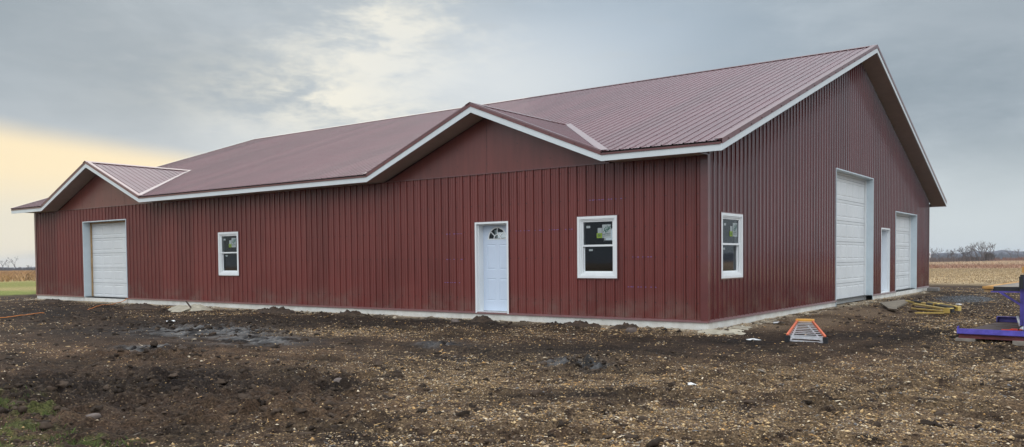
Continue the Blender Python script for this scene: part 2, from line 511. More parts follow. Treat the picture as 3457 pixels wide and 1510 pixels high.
# fascia, rake trims, drip edges
FH = .128
fa = Pieces(); dr = Pieces(); rk = Pieces(); gap = Pieces()
YF = -OV
def seg_x():
    pts = [-L-RL]
    for xc, hw, zp in sorted(CG): pts += [xc-hw, xc+hw]
    pts.append(RR)
    return [(pts[i], pts[i+1]) for i in range(0, len(pts), 2)]
for a, b in seg_x():
    a_ = a+.0315 if a == -L-RL else a; b_ = b-.0315 if b == RR else b
    fa.sweep((a_, YF, ZF), (b_, YF, ZF), (0, .03, 0), (0, 0, FH))
    dr.sweep((a+.01, YF-.006, ZF+FH-.004), (b-.02, YF-.006, ZF+FH-.004), (0, .03, 0), (0, 0, .040))
    dr.sweep((a+.01, YF-.018, ZF+FH-.006), (b-.02, YF-.018, ZF+FH-.006), (0, .012, 0), (0, 0, .010))
    gap.sweep((a+.01, YF+.014, ZF+FH+.036), (b-.02, YF+.014, ZF+FH+.036), (0, .02, 0), (0, 0, .030))  # near-black strip standing in for the shaded gap above the drip edge
    fa.cut(); dr.cut(); gap.cut()
for xc, hw, zp in CG:
    zt = zp - DROP
    for sg in (-1, 1):
        x0 = xc + sg*hw; n = (0, .03, 0)
        fa.prism([(x0, YF, ZF), (xc, YF, zt), (xc, YF, zt+FH+.012), (x0, YF, ZF+FH)], n)
        rk.prism([(x0, YF-.012, ZF+FH-.004), (xc, YF-.012, zt+FH+.008), (xc, YF-.012, zp+.03), (x0, YF-.012, ZM+.024)], (0, .012, 0))
        sl = (zp-ZM)/hw
        rk.prism([(x0, YF-.012, ZM+.021), (xc, YF-.012, zp+.0285), (xc, YF+.13, zp+.0285), (x0, YF+.13, ZM+.021)], (0, 0, .006))
        fa.cut(); rk.cut()
for x, s in ((RR, 1), (-L-RL, -1)):
    for ya, yb in ((-OV, W/2), (W+OV, W/2)):
        za, zb = ZF, ZR-DROP
        fa.prism([(x, ya, za), (x, yb, zb), (x, yb, zb+FH+.01), (x, ya, za+FH)], (-s*.03, 0, 0))
        rk.prism([(x+s*.012, ya, za+FH-.004), (x+s*.012, yb, zb+FH+.006), (x+s*.012, yb, ZR+.028), (x+s*.012, ya, ZM+.024)], (-s*.012, 0, 0))
        rk.prism([(x+s*.012, ya, ZM+.021), (x+s*.012, yb, ZR+.0255), (x-s*.15, yb, ZR+.0255), (x-s*.15, ya, ZM+.021)], (0, 0, .006))
        fa.cut(); rk.cut()
fa.sweep((-L-RL+.0315, W+OV, ZF), (RR-.0315, W+OV, ZF), (0, -.03, 0), (0, 0, FH))
fa.build_all('fascia', M_fascia, roof)
dr.build_all('drip_edge', M_trim, roof)
rk.build_all('rake_trim', M_trim, roof)
gap.build_all('eave_gap_shade', M_dark, roof)
# soffits
mb = MB()
for a, b in seg_x():
    b2 = min(b, 0); a2 = max(a, -L)
    mb.quad((a2, -.0, ZW), (b2, -.0, ZW), (b2, YF+.031, ZW), (a2, YF+.031, ZW))
for xc, hw, zp in CG:
    zt = zp-DROP
    for sg in (-1, 1):
        x0 = xc+sg*hw
        mb.quad((x0, YF+.031, ZF+.018), (xc, YF+.031, zt-.012), (xc, 0, zt-.012), (x0, 0, ZF+.018))
for x, xi in ((RR-.031, 0), (-L-RL+.031, -L)):
    for ya, yb in ((-OV+.03, W/2), (W+OV-.03, W/2)):
        mb.quad((x, ya, ZF+.018), (x, yb, ZR-DROP+.004), (xi, yb, ZR-DROP+.004), (xi, ya, ZF+.018))
mb.quad((-L, W, ZW), (0, W, ZW), (0, W+OV, ZW), (-L, W+OV, ZW))
mb.build('soffit', M_soffit, roof)
mb = MB(); mb.sweep((.030, -OV+.03, ZW-.004), (.030, -.0, ZW-.004), (-.055, 0, 0), (0, 0, .022))
mb.build('soffit_return_trim', M_trim, roof)
mb = MB(); mb.prism([(-18.62, -.10, ZW-.045), (-18.42, -.40, ZW-.075), (-18.30, -.38, ZW-.08), (-18.42, -.06, ZW-.05)], (0, 0, .006))
mb.build('loose_soffit_vent', M_white, roof)

# ------------------------------------------------------------------ sectional garage doors
def emboss(mb, f, a0, a1, z0, z1, w=.030, d=.010):
    """recessed bevel ring round a flat field; f(a, depth, z)"""
    o = [(a0, z0), (a1, z0), (a1, z1), (a0, z1)]
    def ring(m, n, d0, d1):
        A = [(a0+m, z0+m), (a1-m, z0+m), (a1-m, z1-m), (a0+m, z1-m)]; B = [(a0+n, z0+n), (a1-n, z0+n), (a1-n, z1-n), (a0+n, z1-n)]
        for i in range(4):
            j = (i+1) % 4
            mb.quad(f(A[i][0], d0, A[i][1]), f(A[j][0], d0, A[j][1]), f(B[j][0], d1, B[j][1]), f(B[i][0], d1, B[i][1]))
    ring(0, w*.4, 0, d); ring(w*.4, w*.8, d, d); ring(w*.8, w*1.8, d, .001)
    n = w*1.8
    mb.quad(f(a0+n, .001, z0+n), f(a1-n, .001, z0+n), f(a1-n, .001, z1-n), f(a0+n, .001, z1-n))
def frame_fill(mb, f, a0, a1, z0, z1, cells):
    """flat face with rectangular cells left out"""
    as_ = sorted({a0, a1} | {c[0] for c in cells} | {c[1] for c in cells}); zs = sorted({z0, z1} | {c[2] for c in cells} | {c[3] for c in cells})
    for i in range(len(as_)-1):
        for j in range(len(zs)-1):
            ma, mz = (as_[i]+as_[i+1])/2, (zs[j]+zs[j+1])/2
            if any(c[0] < ma < c[1] and c[2] < mz < c[3] for c in cells): continue
            mb.quad(f(as_[i], 0, zs[j]), f(as_[i+1], 0, zs[j]), f(as_[i+1], 0, zs[j+1]), f(as_[i], 0, zs[j+1]))
def garage(hole, sec, cols, depth, F, label, wood=False, shade=M_gdoor):
    a0, a1, z0, z1 = hole
    f = lambda a, d, z: F(a, depth+d, z)
    mb = MB(); n = int(math.ceil((z1-z0)/sec))
    for k in range(n):
        zb = z0 + k*sec; zt = min(zb+sec, z1)
        top = zb+sec-.006
        cells = []
        cw = (a1-a0)/cols
        for c in range(cols):
            ca, cb = a0+c*cw+.045, a0+(c+1)*cw-.045
            cz0, cz1 = zb+.10, min(zb+sec-.08, z1-.02)
            if cz1 > cz0+.1: cells.append((ca, cb, cz0, cz1))
        frame_fill(mb, f, a0, a1, zb+.004, min(top, z1), cells)
        for c in cells: emboss(mb, f, *c)
        mb.mi = 1
        if zb+sec < z1:                                      # seam between sections
            mb.quad(f(a0, .012, top), f(a1, .012, top), f(a1, .012, top+.010), f(a0, .012, top+.010))
            for c in range(cols):
                ca, cb = a0+c*cw+.03, a0+(c+1)*cw-.03
                mb.quad(f(ca, -.003, top-.003), f(cb, -.003, top-.003), f(cb, -.003, top+.009), f(ca, -.003, top+.009))
        mb.quad(f(a0, -.004, z0), f(a1, -.004, z0), f(a1, -.004, z0+.02), f(a0, -.004, z0+.02))
        mb.mi = 0
    d = mb.build('garage_door', [shade, M_seam], bld)
    d['label'] = label
    j = MB()                                                     # wrapped jambs and head with a small face flange
    def bx(a, b, d0, d1, z, zz):
        P = [F(a, d0, z), F(b, d1, zz)]
        lo = np.minimum(P[0], P[1]); hi = np.maximum(P[0], P[1]); j.box(lo[0], hi[0], lo[1], hi[1], lo[2], hi[2])
    bx(a0-.03, a0, -.026, depth+.02, z0+.004, z1); bx(a1, a1+.03, -.026, depth+.02, z0+.004, z1)
    bx(a0-.03, a1+.03, -.026, depth+.02, z1+.0005, z1+.03)
    j.build('jamb_trim', M_jamb, d)
    s = MB(); j = s                                              # weather stop inside the jamb
    bx(a0+.001, a0+.05, depth-.05, depth-.004, z0+.005, z1-.001); bx(a1-.05, a1-.001, depth-.05, depth-.004, z0+.005, z1-.001)
    bx(a0+.05, a1-.05, depth-.05, depth-.004, z1-.05, z1-.001)
    s.build('weather_stop', M_wood if wood else M_white, d)
    return d
Fx = lambda a, d, z: (a, d, z)
Fy = lambda a, d, z: (-d, a, z)
garage(GD_L, .545, 4, .29, Fx, 'white panelled garage door in the front wall beside the far left gable', wood=True)
garage(GD_B, .613, 6, .23, Fy, 'tallest white panelled garage door, in the end wall')
garage(GD_S, .545, 4, .23, Fy, 'lower white panelled garage door at the far end of the end wall')

# ------------------------------------------------------------------ entry doors
def entry(hole, F, label, fan):
    a0, a1, z0, z1 = hole
    dep = .20; f = lambda a, d, z: F(a, dep+d, z)
    i0, i1, it, ib = a0+.07, a1-.07, z1-.07, z0+.05
    mb = MB(); w = i1-i0
    pans = [(i0+.13*w, i0+.44*w, 1.015, 1.60), (i0+.56*w, i0+.87*w, 1.015, 1.60), (i0+.13*w, i0+.44*w, .28, .80), (i0+.56*w, i0+.87*w, .28, .80)]
    if not fan: pans += [(i0+.13*w, i0+.44*w, 1.70, 1.94), (i0+.56*w, i0+.87*w, 1.70, 1.94)]
    cells = list(pans)
    cx = (i0+i1)/2; R_ = .262; zb = 1.735
    if fan: cells.append((cx-R_-.02, cx+R_+.02, zb-.02, zb+R_+.02))
    frame_fill(mb, f, i0, i1, ib, it, cells)
    for p_ in pans: emboss(mb, f, *p_, w=.022, d=.008)
    if fan:                                                       # slab round the half-moon light
        n = 16; c = cells[-1]
        arc = [(cx+R_*math.cos(math.pi*t/n), zb+R_*math.sin(math.pi*t/n)) for t in range(n+1)]
        def outer(x, z):
            dx, dz = x-cx, z-zb
            k = min(((R_+.02)/abs(dx)) if abs(dx) > 1e-6 else 9, ((R_+.02)/dz) if dz > 1e-6 else 9)
            return (cx+dx*k, zb+dz*k)
        for p_, q in zip(arc, arc[1:]):
            P, Q = outer(*p_), outer(*q)
            mb.quad(f(p_[0], 0, p_[1]), f(q[0], 0, q[1]), f(Q[0], 0, Q[1]), f(P[0], 0, P[1]))
        mb.quad(f(c[0], 0, c[2]), f(c[1], 0, c[2]), f(c[1], 0, zb), f(c[0], 0, zb))
    d = mb.build('entry_door', M_door, bld); d['label'] = label
    # casing and jamb
    mb = MB()
    def bx(a, b, d0, d1, z, zz):
        P = [F(a, d0, z), F(b, d1, zz)]; lo = np.minimum(P[0], P[1]); hi = np.maximum(P[0], P[1]); mb.box(lo[0], hi[0], lo[1], hi[1], lo[2], hi[2])
    bx(a0, a0+.045, -.034, .03, z0, z1); bx(a1-.045, a1, -.034, .03, z0, z1); bx(a0+.045, a1-.045, -.034, .03, z1-.045, z1)
    bx(a0+.012, i0, .0305, dep+.03, z0, z1-.0705); bx(i1, a1-.012, .0305, dep+.03, z0, z1-.0705); bx(a0+.012, a1-.012, .0305, dep+.03, it, z1-.012)
    bx(a0+.046, a1-.046, -.030, dep+.02, z0+.002, z0+.045)
    mb.build('casing', M_white, d, bevel=.004)
    mb = MB()
    bx(a0-.018, a0-.001, -.028, -.002, z0, z1+.018); bx(a1+.001, a1+.018, -.028, -.002, z0, z1+.018); bx(a0-.001, a1+.001, -.028, -.002, z1+.001, z1+.018)
    mb.build('surround_trim', M_trim, d)
    mb = MB(); bx(i0, i1, dep-.012, dep-.002, ib-.004, ib+.012); mb.build('door_sweep', M_seam, d)
    if fan:
        g = MB(); pts = [(cx+R_*math.cos(math.pi*t/16), zb+R_*math.sin(math.pi*t/16)) for t in range(17)]
        for p_, q in zip(pts, pts[1:]): g.quad(f(cx, .012, zb), f(p_[0], .012, p_[1]), f(q[0], .012, q[1]))
        g.build('fan_light', M_glass, d)
        s = MB()
        for t in (math.radians(40), math.radians(90), math.radians(140)):
            c_, s_ = math.cos(t), math.sin(t); n_ = np.array([-s_, c_])*.010
            A = np.array([cx, zb]) + np.array([c_, s_])*.09; B = np.array([cx, zb]) + np.array([c_, s_])*R_
            poly = [A+n_, A-n_, B-n_, B+n_]
            s.prism([f(q[0], -.004, q[1]) for q in poly], np.array(f(0, .014, 0)) - np.array(f(0, 0, 0)))
        for r0, r1 in ((.085, .105), (R_-.014, R_+.016)):
            for k in range(16):
                t0, t1 = math.pi*k/16, math.pi*(k+1)/16
                poly = [(cx+r*math.cos(t), zb+r*math.sin(t)) for r, t in ((r0, t0), (r1, t0), (r1, t1), (r0, t1))]
                s.prism([f(q[0], -.006, q[1]) for q in poly], np.array(f(0, .014, 0)) - np.array(f(0, 0, 0)))
        s.prism([f(cx-R_-.03, -.008, zb-.022), f(cx+R_+.03, -.008, zb-.022), f(cx+R_+.03, -.008, zb), f(cx-R_-.03, -.008, zb)], np.array(f(0, .012, 0)) - np.array(f(0, 0, 0)))
        s.build('fan_light_grille', M_white, d)
        # papers stuck inside the light
        s = MB(); s.quad(f(cx-.06, .02, zb+.02), f(cx-.002, .02, zb+.02), f(cx-.002, .02, zb+.20), f(cx-.10, .02, zb+.20)); s.build('paper_slip', M_sheet, d)
    else:
        for z, nm in ((.95, 'door_knob'), (1.10, 'deadbolt')):
            h = MB(); P = f(i0+.10, -.05, z); h.tube([(P[0], P[1], z), (P[0]-.02, P[1], z), (P[0]-.05, P[1], z)], [.03, .028, .02], 10); h.build(nm, M_rail, d)
    return d
entry(DOOR, Fx, 'white front entry door with a half-moon light at the top', True)
entry(DOOR_G, Fy, 'deep set white walk door between the two end wall garage doors', False)

# ------------------------------------------------------------------ windows
def text_mesh(body, size, F, a, z, depth, mat, parent, name, tilt=0, align='CENTER'):
    cu = bpy.data.curves.new(name, 'FONT'); cu.body = body; cu.size = size; cu.align_x = align; cu.offset = size*.015
    to = bpy.data.objects.new(name, cu); COL.objects.link(to)
    dg = bpy.context.evaluated_depsgraph_get(); me = bpy.data.meshes.new_from_object(to.evaluated_get(dg))
    bpy.data.objects.remove(to)
    me.transform(__import__('mathutils').Matrix.Rotation(tilt, 4, 'Z'))
    for v in me.vertices: v.co = F(a+v.co.x, depth, z+v.co.y)
    me.materials.clear(); me.materials.append(mat)
    o = bpy.data.objects.new(name, me); COL.objects.link(o); o.parent = parent
    return o
def window(hole, F, label, text=True, rec=.05):
    a0, a1, z0, z1 = hole; w = a1-a0; h = z1-z0
    mb = MB()
    def bx(a, b, d0, d1, z, zz):
        P = [F(a, d0, z), F(b, d1, zz)]; lo = np.minimum(P[0], P[1]); hi = np.maximum(P[0], P[1]); mb.box(lo[0], hi[0], lo[1], hi[1], lo[2], hi[2])
    def rect(m, n, d0, d1):
        bx(a0+m, a0+n, d0, d1, z0+m, z1-m); bx(a1-n, a1-m, d0, d1, z0+m, z1-m); bx(a0+n, a1-n, d0, d1, z1-n, z1-m); bx(a0+n, a1-n, d0, d1, z0+m, z0+n)
    rect(0, .058, -.040, .02); rect(.058, .085, -.024, .10); rect(.085, .118, -.006, .10)
    fr = mb.build('window', M_white, bld, bevel=.004); fr['label'] = label
    mb = MB(); rect(-.020, -.001, -.030, -.002); mb.build('surround_trim', M_trim, fr)
    zm = z0 + h*.525
    # sashes: upper one outside, lower one set back
    mb = MB(); e = .118
    bx(a0+e, a1-e, .004, .03, zm-.018, zm+.022); bx(a0+e, a0+e+.012, .006, .03, zm+.022, z1-e); bx(a1-e-.012, a1-e, .006, .03, zm+.022, z1-e)
    mb.build('upper_sash', M_white, fr, bevel=.002)
    mb = MB()
    bx(a0+e, a0+e+.022, .045, .07, z0+e, zm-.018); bx(a1-e-.022, a1-e, .045, .07, z0+e, zm-.018); bx(a0+e+.022, a1-e-.022, .045, .07, z0+e, z0+e+.03)
    mb.build('lower_sash', M_white, fr, bevel=.002)
    mb = MB()
    mb.quad(F(a0+e, .020, zm+.02), F(a1-e, .020, zm+.02), F(a1-e, .020, z1-e), F(a0+e, .020, z1-e)); mb.build('upper_pane', M_glass, fr)
    mb = MB()
    mb.quad(F(a0+e, .058, z0+e), F(a1-e, .058, z0+e), F(a1-e, .058, zm-.01), F(a0+e, .058, zm-.01)); mb.build('lower_pane', M_glass, fr)
    fa_ = lambda t: a0+w*t
    fz = lambda t: z1-h*t
    def sheet(t0, t1, s0, s1, mat, name, d=.016, tilt=0):
        m_ = MB(); m_.quad(F(fa_(t0), d, fz(s1)+tilt), F(fa_(t1), d, fz(s1)), F(fa_(t1), d, fz(s0)), F(fa_(t0), d, fz(s0)+tilt)); return m_.build(name, mat, fr)
    sheet(.206, .305, .150, .187, M_sheet, 'small_label'); sheet(.245, .345, .528, .560, M_sheet, 'small_label', .054)
    sheet(.495, .600, .190, .272, M_sheet, 'grey_sheet', .014)
    lime = sheet(.47, .605, .272, .352, M_lime, 'lime_sheet', .0135)
    text_mesh('00', h*.055, F, fa_(.535), fz(.33), .0125, M_green, fr, 'lime_sheet_figures')
    st = sheet(.612, .825, .138, .352, M_sheet, 'window_sticker', .0125)
    # leafy branch emblem: a bent stem with leaf blobs
    mb = MB(); c0, c1 = fa_(.635), fz(.262); sw, sh = w*.18, h*.10
    stem = [(0, 0), (.12, .25), (.35, .30), (.6, .45), (.95, .78)]
    for p_, q in zip(stem, stem[1:]):
        A = np.array([c0+p_[0]*sw, c1+p_[1]*sh]); B = np.array([c0+q[0]*sw, c1+q[1]*sh]); n_ = np.array([-(B-A)[1], (B-A)[0]]); n_ = n_/np.linalg.norm(n_)*.005
        mb.quad(*[F(q2[0], .011, q2[1]) for q2 in (A+n_, A-n_, B-n_, B+n_)])
    for lx, lz, an in ((.18, .55, 1.2), (.36, .75, 1.5), (.56, .95, 1.6), (.55, .68, 1.3), (.76, .80, 1.2), (.95, .9, 1.1), (.25, .35, .5), (.42, .12, -.9), (.60, .22, -.8), (.72, .40, -.3), (.85, .55, .2), (.33, .05, -1.2), (.5, .45, .8), (.75, .6, .9)):
        cxp, czp = c0+lx*sw, c1+lz*sh; ca, sa = math.cos(an), math.sin(an)
        pts = []
        for k in range(8):
            t = 2*math.pi*k/8; ux, uz = .023*math.cos(t), .0095*math.sin(t)
            pts.append(F(cxp+ux*ca-uz*sa, .0108, czp+ux*sa+uz*ca))
        mb.quad(*pts)
    mb.build('sticker_emblem', M_green, fr)
    text_mesh('HAYFIELD', h*.032, F, fa_(.72), fz(.300), .0115, M_ink, fr, 'sticker_name', .12)
    text_mesh('WINDOW & DOOR', h*.0155, F, fa_(.72), fz(.322), .0115, M_ink, fr, 'sticker_caption', .12)
    return fr
window(W_S, Fx, 'small front window nearest the left garage door')
window(W_F, Fx, 'larger front window between the entry door and the corner')
window(W_G, Fy, 'window in the end wall beside the building corner')
# rear window openings get frames too
for (a0, a1, z0, z1) in RW:
    mb = MB()
    for q in ((a0, a1, z0, z0+.05), (a0, a1, z1-.05, z1), (a0, a0+.05, z0+.05, z1-.05), (a1-.05, a1, z0+.05, z1-.05)): mb.box(q[0], q[1], W-.12, W+.03, q[2], q[3])
    o = mb.build('window', M_white, bld); o['label'] = 'small open window frame high in the rear wall'

# ================================================================== GROUND
def hsh(ix, iy, seed):
    h = (ix.astype(np.int64)*374761393 + iy.astype(np.int64)*668265263 + seed*974634777) & 0xffffffff
    h = ((h ^ (h >> 13))*1274126177) & 0xffffffff
    return (h ^ (h >> 16)) & 0xffffffff
def vn(x, y, seed=0):
    x0 = np.floor(x); y0 = np.floor(y); fx = x-x0; fy = y-y0; ix = x0.astype(np.int64); iy = y0.astype(np.int64)
    u = fx*fx*fx*(fx*(fx*6-15)+10); v = fy*fy*fy*(fy*(fy*6-15)+10)
    def g(dx, dy):
        a = hsh(ix+dx, iy+dy, seed)*(2*math.pi/4294967296.0)
        return np.cos(a)*(fx-dx) + np.sin(a)*(fy-dy)
    return 1.5*((g(0,0)*(1-u)+g(1,0)*u)*(1-v) + (g(0,1)*(1-u)+g(1,1)*u)*v)
def fbm(x, y, s, o=4, seed=0, ridged=False):
    t = 0; a = 1; n = 0
    for i in range(o):
        q = vn(x/s*2**i + 13.7*i, y/s*2**i - 7.1*i, seed+i)
        if ridged: q = 1-2*np.abs(q)
        t = t + a*q; n += a; a *= .5
    return t/n
REG = {
    'grav':[(4.73, -7.65, 1.04, 0.71, -0.21, 0.82), (2.6, -8.59, 1.13, 0.77, -0.31, 0.51), (-0.35, -6.08, 1.2, 0.77, -0.7, 0.92), (2.69, -6.08, 1.42, 0.93, -0.38, 0.88), (5.11, -3.6, 0.74, 0.48, -0.15, 1.18), (0.22, -7.97, 0.58, 0.38, -0.61, 0.69), (-0.52, -0.54, 0.88, 0.13, -0.28, 0.31), (3.95, 3.26, 0.57, 0.34, -0.33, 2.26), (1.76, -10.27, 0.61, 0.42, -0.33, 0.34), (3.53, -9.2, 0.58, 0.4, -0.25, 0.5), (4.83, -5.68, 0.76, 0.51, -0.23, 1.25), (5.64, -7.62, 0.48, 0.33, -0.06, 0.5), (-6.63, -3.86, 1.07, 0.64, -0.56, 0.47)],
    'dark':[(-10.18, -2.66, 2.86, 1.66, -1.16, 0.88), (-6.08, -0.81, 2.07, 1.2, -0.72, 0.82), (2.43, 0.5, 1.55, 0.94, -0.18, 0.7), (-0.48, -3.95, 1.39, 0.87, -0.51, 0.81), (-2.5, -9.49, 1.07, 0.71, -1.02, 0.65), (-2.81, -10.75, 0.71, 0.47, -1.31, 0.62), (-0.57, -8.76, 0.26, 0.17, -0.37, 0.34), (-1.02, -5.91, 0.91, 0.58, -0.41, 0.5), (-18.39, -4.15, 1.6, 0.9, -2.65, 1.18), (-10.49, -6.17, 1.4, 0.84, -1.47, 0.78), (1.16, -1.24, 1.07, 0.65, -0.2, 0.5), (3.59, 2.27, 0.74, 0.44, -0.29, 1.71), (1.63, -10.49, 0.37, 0.25, -0.25, 0.24), (1.85, -7.66, 0.4, 0.27, -0.15, 0.23)],
    'brown':[(-8.46, -7.79, 1.65, 1.02, -1.56, 0.77), (-4.1, -7.21, 1.18, 0.75, -1.02, 0.77), (-1.44, -11.67, 0.69, 0.47, -0.76, 0.34), (2.89, -9.06, 0.52, 0.36, -0.19, 0.33), (0.51, -9.62, 0.98, 0.65, -0.5, 0.45), (0.91, 2.77, 0.85, 0.49, -0.35, 1.1), (1.27, 6.16, 0.72, 0.41, -0.32, 1.28), (3.93, -3.7, 0.79, 0.51, -0.15, 0.62)],
    'clod':[(-2.51, -10.05, 1.22, 0.81, -1.32, 0.75), (-2.81, -11.22, 0.55, 0.36, -1.69, 0.73), (-1.24, -8.94, 0.74, 0.49, -0.76, 0.61), (-14.92, -4.21, 1.07, 0.61, -1.72, 0.88), (-0.54, -8.74, 0.34, 0.22, -0.5, 0.46), (-10.23, -4.23, 1.5, 0.88, -0.94, 0.61), (0.77, -5.56, 0.5, 0.33, -0.4, 0.67), (0.04, -10.32, 0.71, 0.48, -0.51, 0.38), (-5.51, -8.1, 0.81, 0.51, -0.77, 0.46)],
    'wet':[(-8.7, -5.1, 0.88, 0.53, -0.78, 0.52), (-6.4, -5.76, 0.53, 0.33, -0.49, 0.36), (-6.64, -7.7, 0.31, 0.19, -0.32, 0.19), (0.31, -5.59, 0.17, 0.11, -0.22, 0.33), (0.81, -5.71, 0.17, 0.11, -0.19, 0.31), (-3.03, -4.43, 0.26, 0.16, -0.24, 0.27)],
    'green':[(-2.72, -11.49, 0.19, 0.13, -0.36, 0.14), (-1.81, -11.56, 0.17, 0.11, -0.23, 0.1), (-1.14, -12.1, 0.24, 0.16, -0.24, 0.1), (-0.09, -11.93, 0.31, 0.2, -0.13, 0.07), (-0.81, -12.43, 0.24, 0.16, -0.37, 0.14)],
    'dust':[(0.84, 3.4, 0.6, 0.35, -0.26, 0.84), (1.01, 1.51, 0.45, 0.27, -0.18, 0.55), (1.13, 6.71, 0.75, 0.41, -0.28, 1.12)],
    'bluegrav':[(2.23, 15.7, 0.56, 0.27, -0.24, 1.66)],
}
def mask(name, x, y):
    t = np.zeros_like(x)
    for cx, cy, ax, ay, bx, by in REG[name]:
        det = ax*by - ay*bx
        dx, dy = x-cx, y-cy
        u = (dx*by - dy*bx)/det; v = (ax*dy - ay*dx)/det
        near = (u*u + v*v) < 16
        t = np.maximum(t, np.where(near, np.exp(-.5*(u*u+v*v)), 0))
    return t
def sst(x, a, b):
    t = np.clip((x-a)/(b-a), 0, 1); return t*t*(3-2*t)
def bdist(x, y):                       # distance outside the building footprint
    dx = np.maximum(np.maximum(-L-x, x), 0); dy = np.maximum(np.maximum(-y, y-W), 0)
    return np.hypot(dx, dy)
def yard(x, y):                        # 1 on the bare building site, 0 in the fields round it
    wob = 3.0*fbm(x, y, 14, 3, 5)
    a = sst(x + wob*.5 - (-L-9), -4, 0)*0 + sst(x + .30*y + wob, -L-7, -L-4)
    b = 1 - sst(y + wob*1.2, 27, 38)
    return a*b
RUTS = [(-14, -2.2, 6, -5.5, 1.2), (-16, -4.4, 7, -7.0, .9), (-9, -8.0, 8, -3.8, -.8), (-6, -12.5, 9, -5.2, .9), (-3, -13.5, 10, -6.4, .8), (2.2, -13, 5.6, 12, .6), (4.0, -13, 7.2, 12, .5)]
def ruts(x, y):
    h = np.zeros_like(x); t_ = np.zeros_like(x)
    for x0, y0, x1, y1, bow in RUTS:
        dx, dy = x1-x0, y1-y0; ln = math.hypot(dx, dy); ux, uy = dx/ln, dy/ln
        s = (x-x0)*ux + (y-y0)*uy; d = -(x-x0)*uy + (y-y0)*ux
        d = d - bow*4*(s/ln)*(1-s/ln) + .15*vn(s/2.5, s*0+x0, 3)
        inr = sst(s, 0, 1.5)*(1-sst(s, ln-1.5, ln))
        g = np.exp(-(d/.20)**4)*inr; lip = np.exp(-((np.abs(d)-.30)/.07)**2)*inr
        lug = np.abs(((s*1.0 + np.abs(d)*1.1)/.15) % 1 - .5)*2
        h += -.040*g + .026*lip + g*.030*sst(lug, .35, .65)
        t_ = np.maximum(t_, g)
    return h, t_
def terrain(x, y, fine=True):
    r = np.hypot(x-CAM[0], y-CAM[1]); bd = bdist(x, y)
    z = -.215 + .045*np.exp(-bd/.9) + .045*np.exp(-bd/3.0)*0
    z = np.where((x > -.5) & (y > 2), z + .05*np.exp(-((x-.9)/.9)**2)*sst(y, 2, 5)*(1-sst(y, 13, 16)), z)
    z = z - .0045*np.maximum(0, r-60) - .0012*np.maximum(0, r-25)*(x < -L)
    lowf = .034*fbm(x, y, 5.0, 2, 20) + .046*fbm(x, y, 1.5, 3, 22)
    far = np.clip(14/np.maximum(r, 14), 0, 1)
    z = z + lowf*np.where(r < 120, 1, 0)*sst(bd, .0, .8)
    cl = mask('clod', x, y); yd = yard(x, y)
    if True:
        k = far*yd
        bil = np.abs(fbm(x, y, .42, 3, 31)); bil2 = np.abs(fbm(x, y, .16, 2, 41))
        wallc = np.exp(-((bd-.45)/.35)**2)*sst(fbm(x, y, 1.1, 3, 51), -.05, .4)
        cc = np.clip(cl + .12 + wallc*.55, 0, 1)
        z = z + k*cc*(.24*bil + .10*bil2 - .03) + .035*wallc
        z = z + k*(.016*fbm(x, y, .13, 2, 61) + .030*fbm(x, y, .5, 2, 63, True)*sst(fbm(x, y, 2.2, 2, 65), -.2, .3))
        rh, rt = ruts(x, y); z = z + rh*np.clip(1-cl*.7, 0, 1)*far
        wt = mask('wet', x, y)
        s = x*.80 + y*(-.35) ; d = x*.4 + y*.9
        z = z + wt*(.050*np.sin(s*2*math.pi/.26 + 2.2*np.abs(((d/.45) % 1)-.5)*2) * (.25+.75*sst(np.abs(((d/.45) % 1)-.5), .05, .2)) + .05*fbm(x, y, .25, 2, 71))
        # stubble rows in the far field
        z = z + (1-yd)*.03*np.sin(y*2*math.pi/.95)*np.exp(-r/60)
    return z

# ---- polar grid round the viewing area: fine towards the building, coarse elsewhere
az0 = math.pi/2 + YAW
ncol_f = 880
a_f = az0 + np.radians(np.linspace(39, -39, ncol_f)); a_c = az0 + np.radians(np.linspace(-39, -321, 120))[1:-1]
ang = np.concatenate([a_f, a_c]); NC = len(ang)
rad = np.concatenate([np.linspace(.6, 5.2, 22), 5.2*np.exp(np.linspace(0, math.log(36/5.2), 640))[1:], 36*np.exp(np.linspace(0, math.log(3200/36), 230))[1:]])
NR = len(rad)
Rg, Ag = np.meshgrid(rad, ang, indexing='ij')
gx = (CAM[0] + Rg*np.cos(Ag)).ravel(); gy = (CAM[1] + Rg*np.sin(Ag)).ravel()
gz = terrain(gx, gy)
inside = (gx > -L+.3) & (gx < -.3) & (gy > .3) & (gy < W-.3)
gz = np.where(inside, -.45, gz)
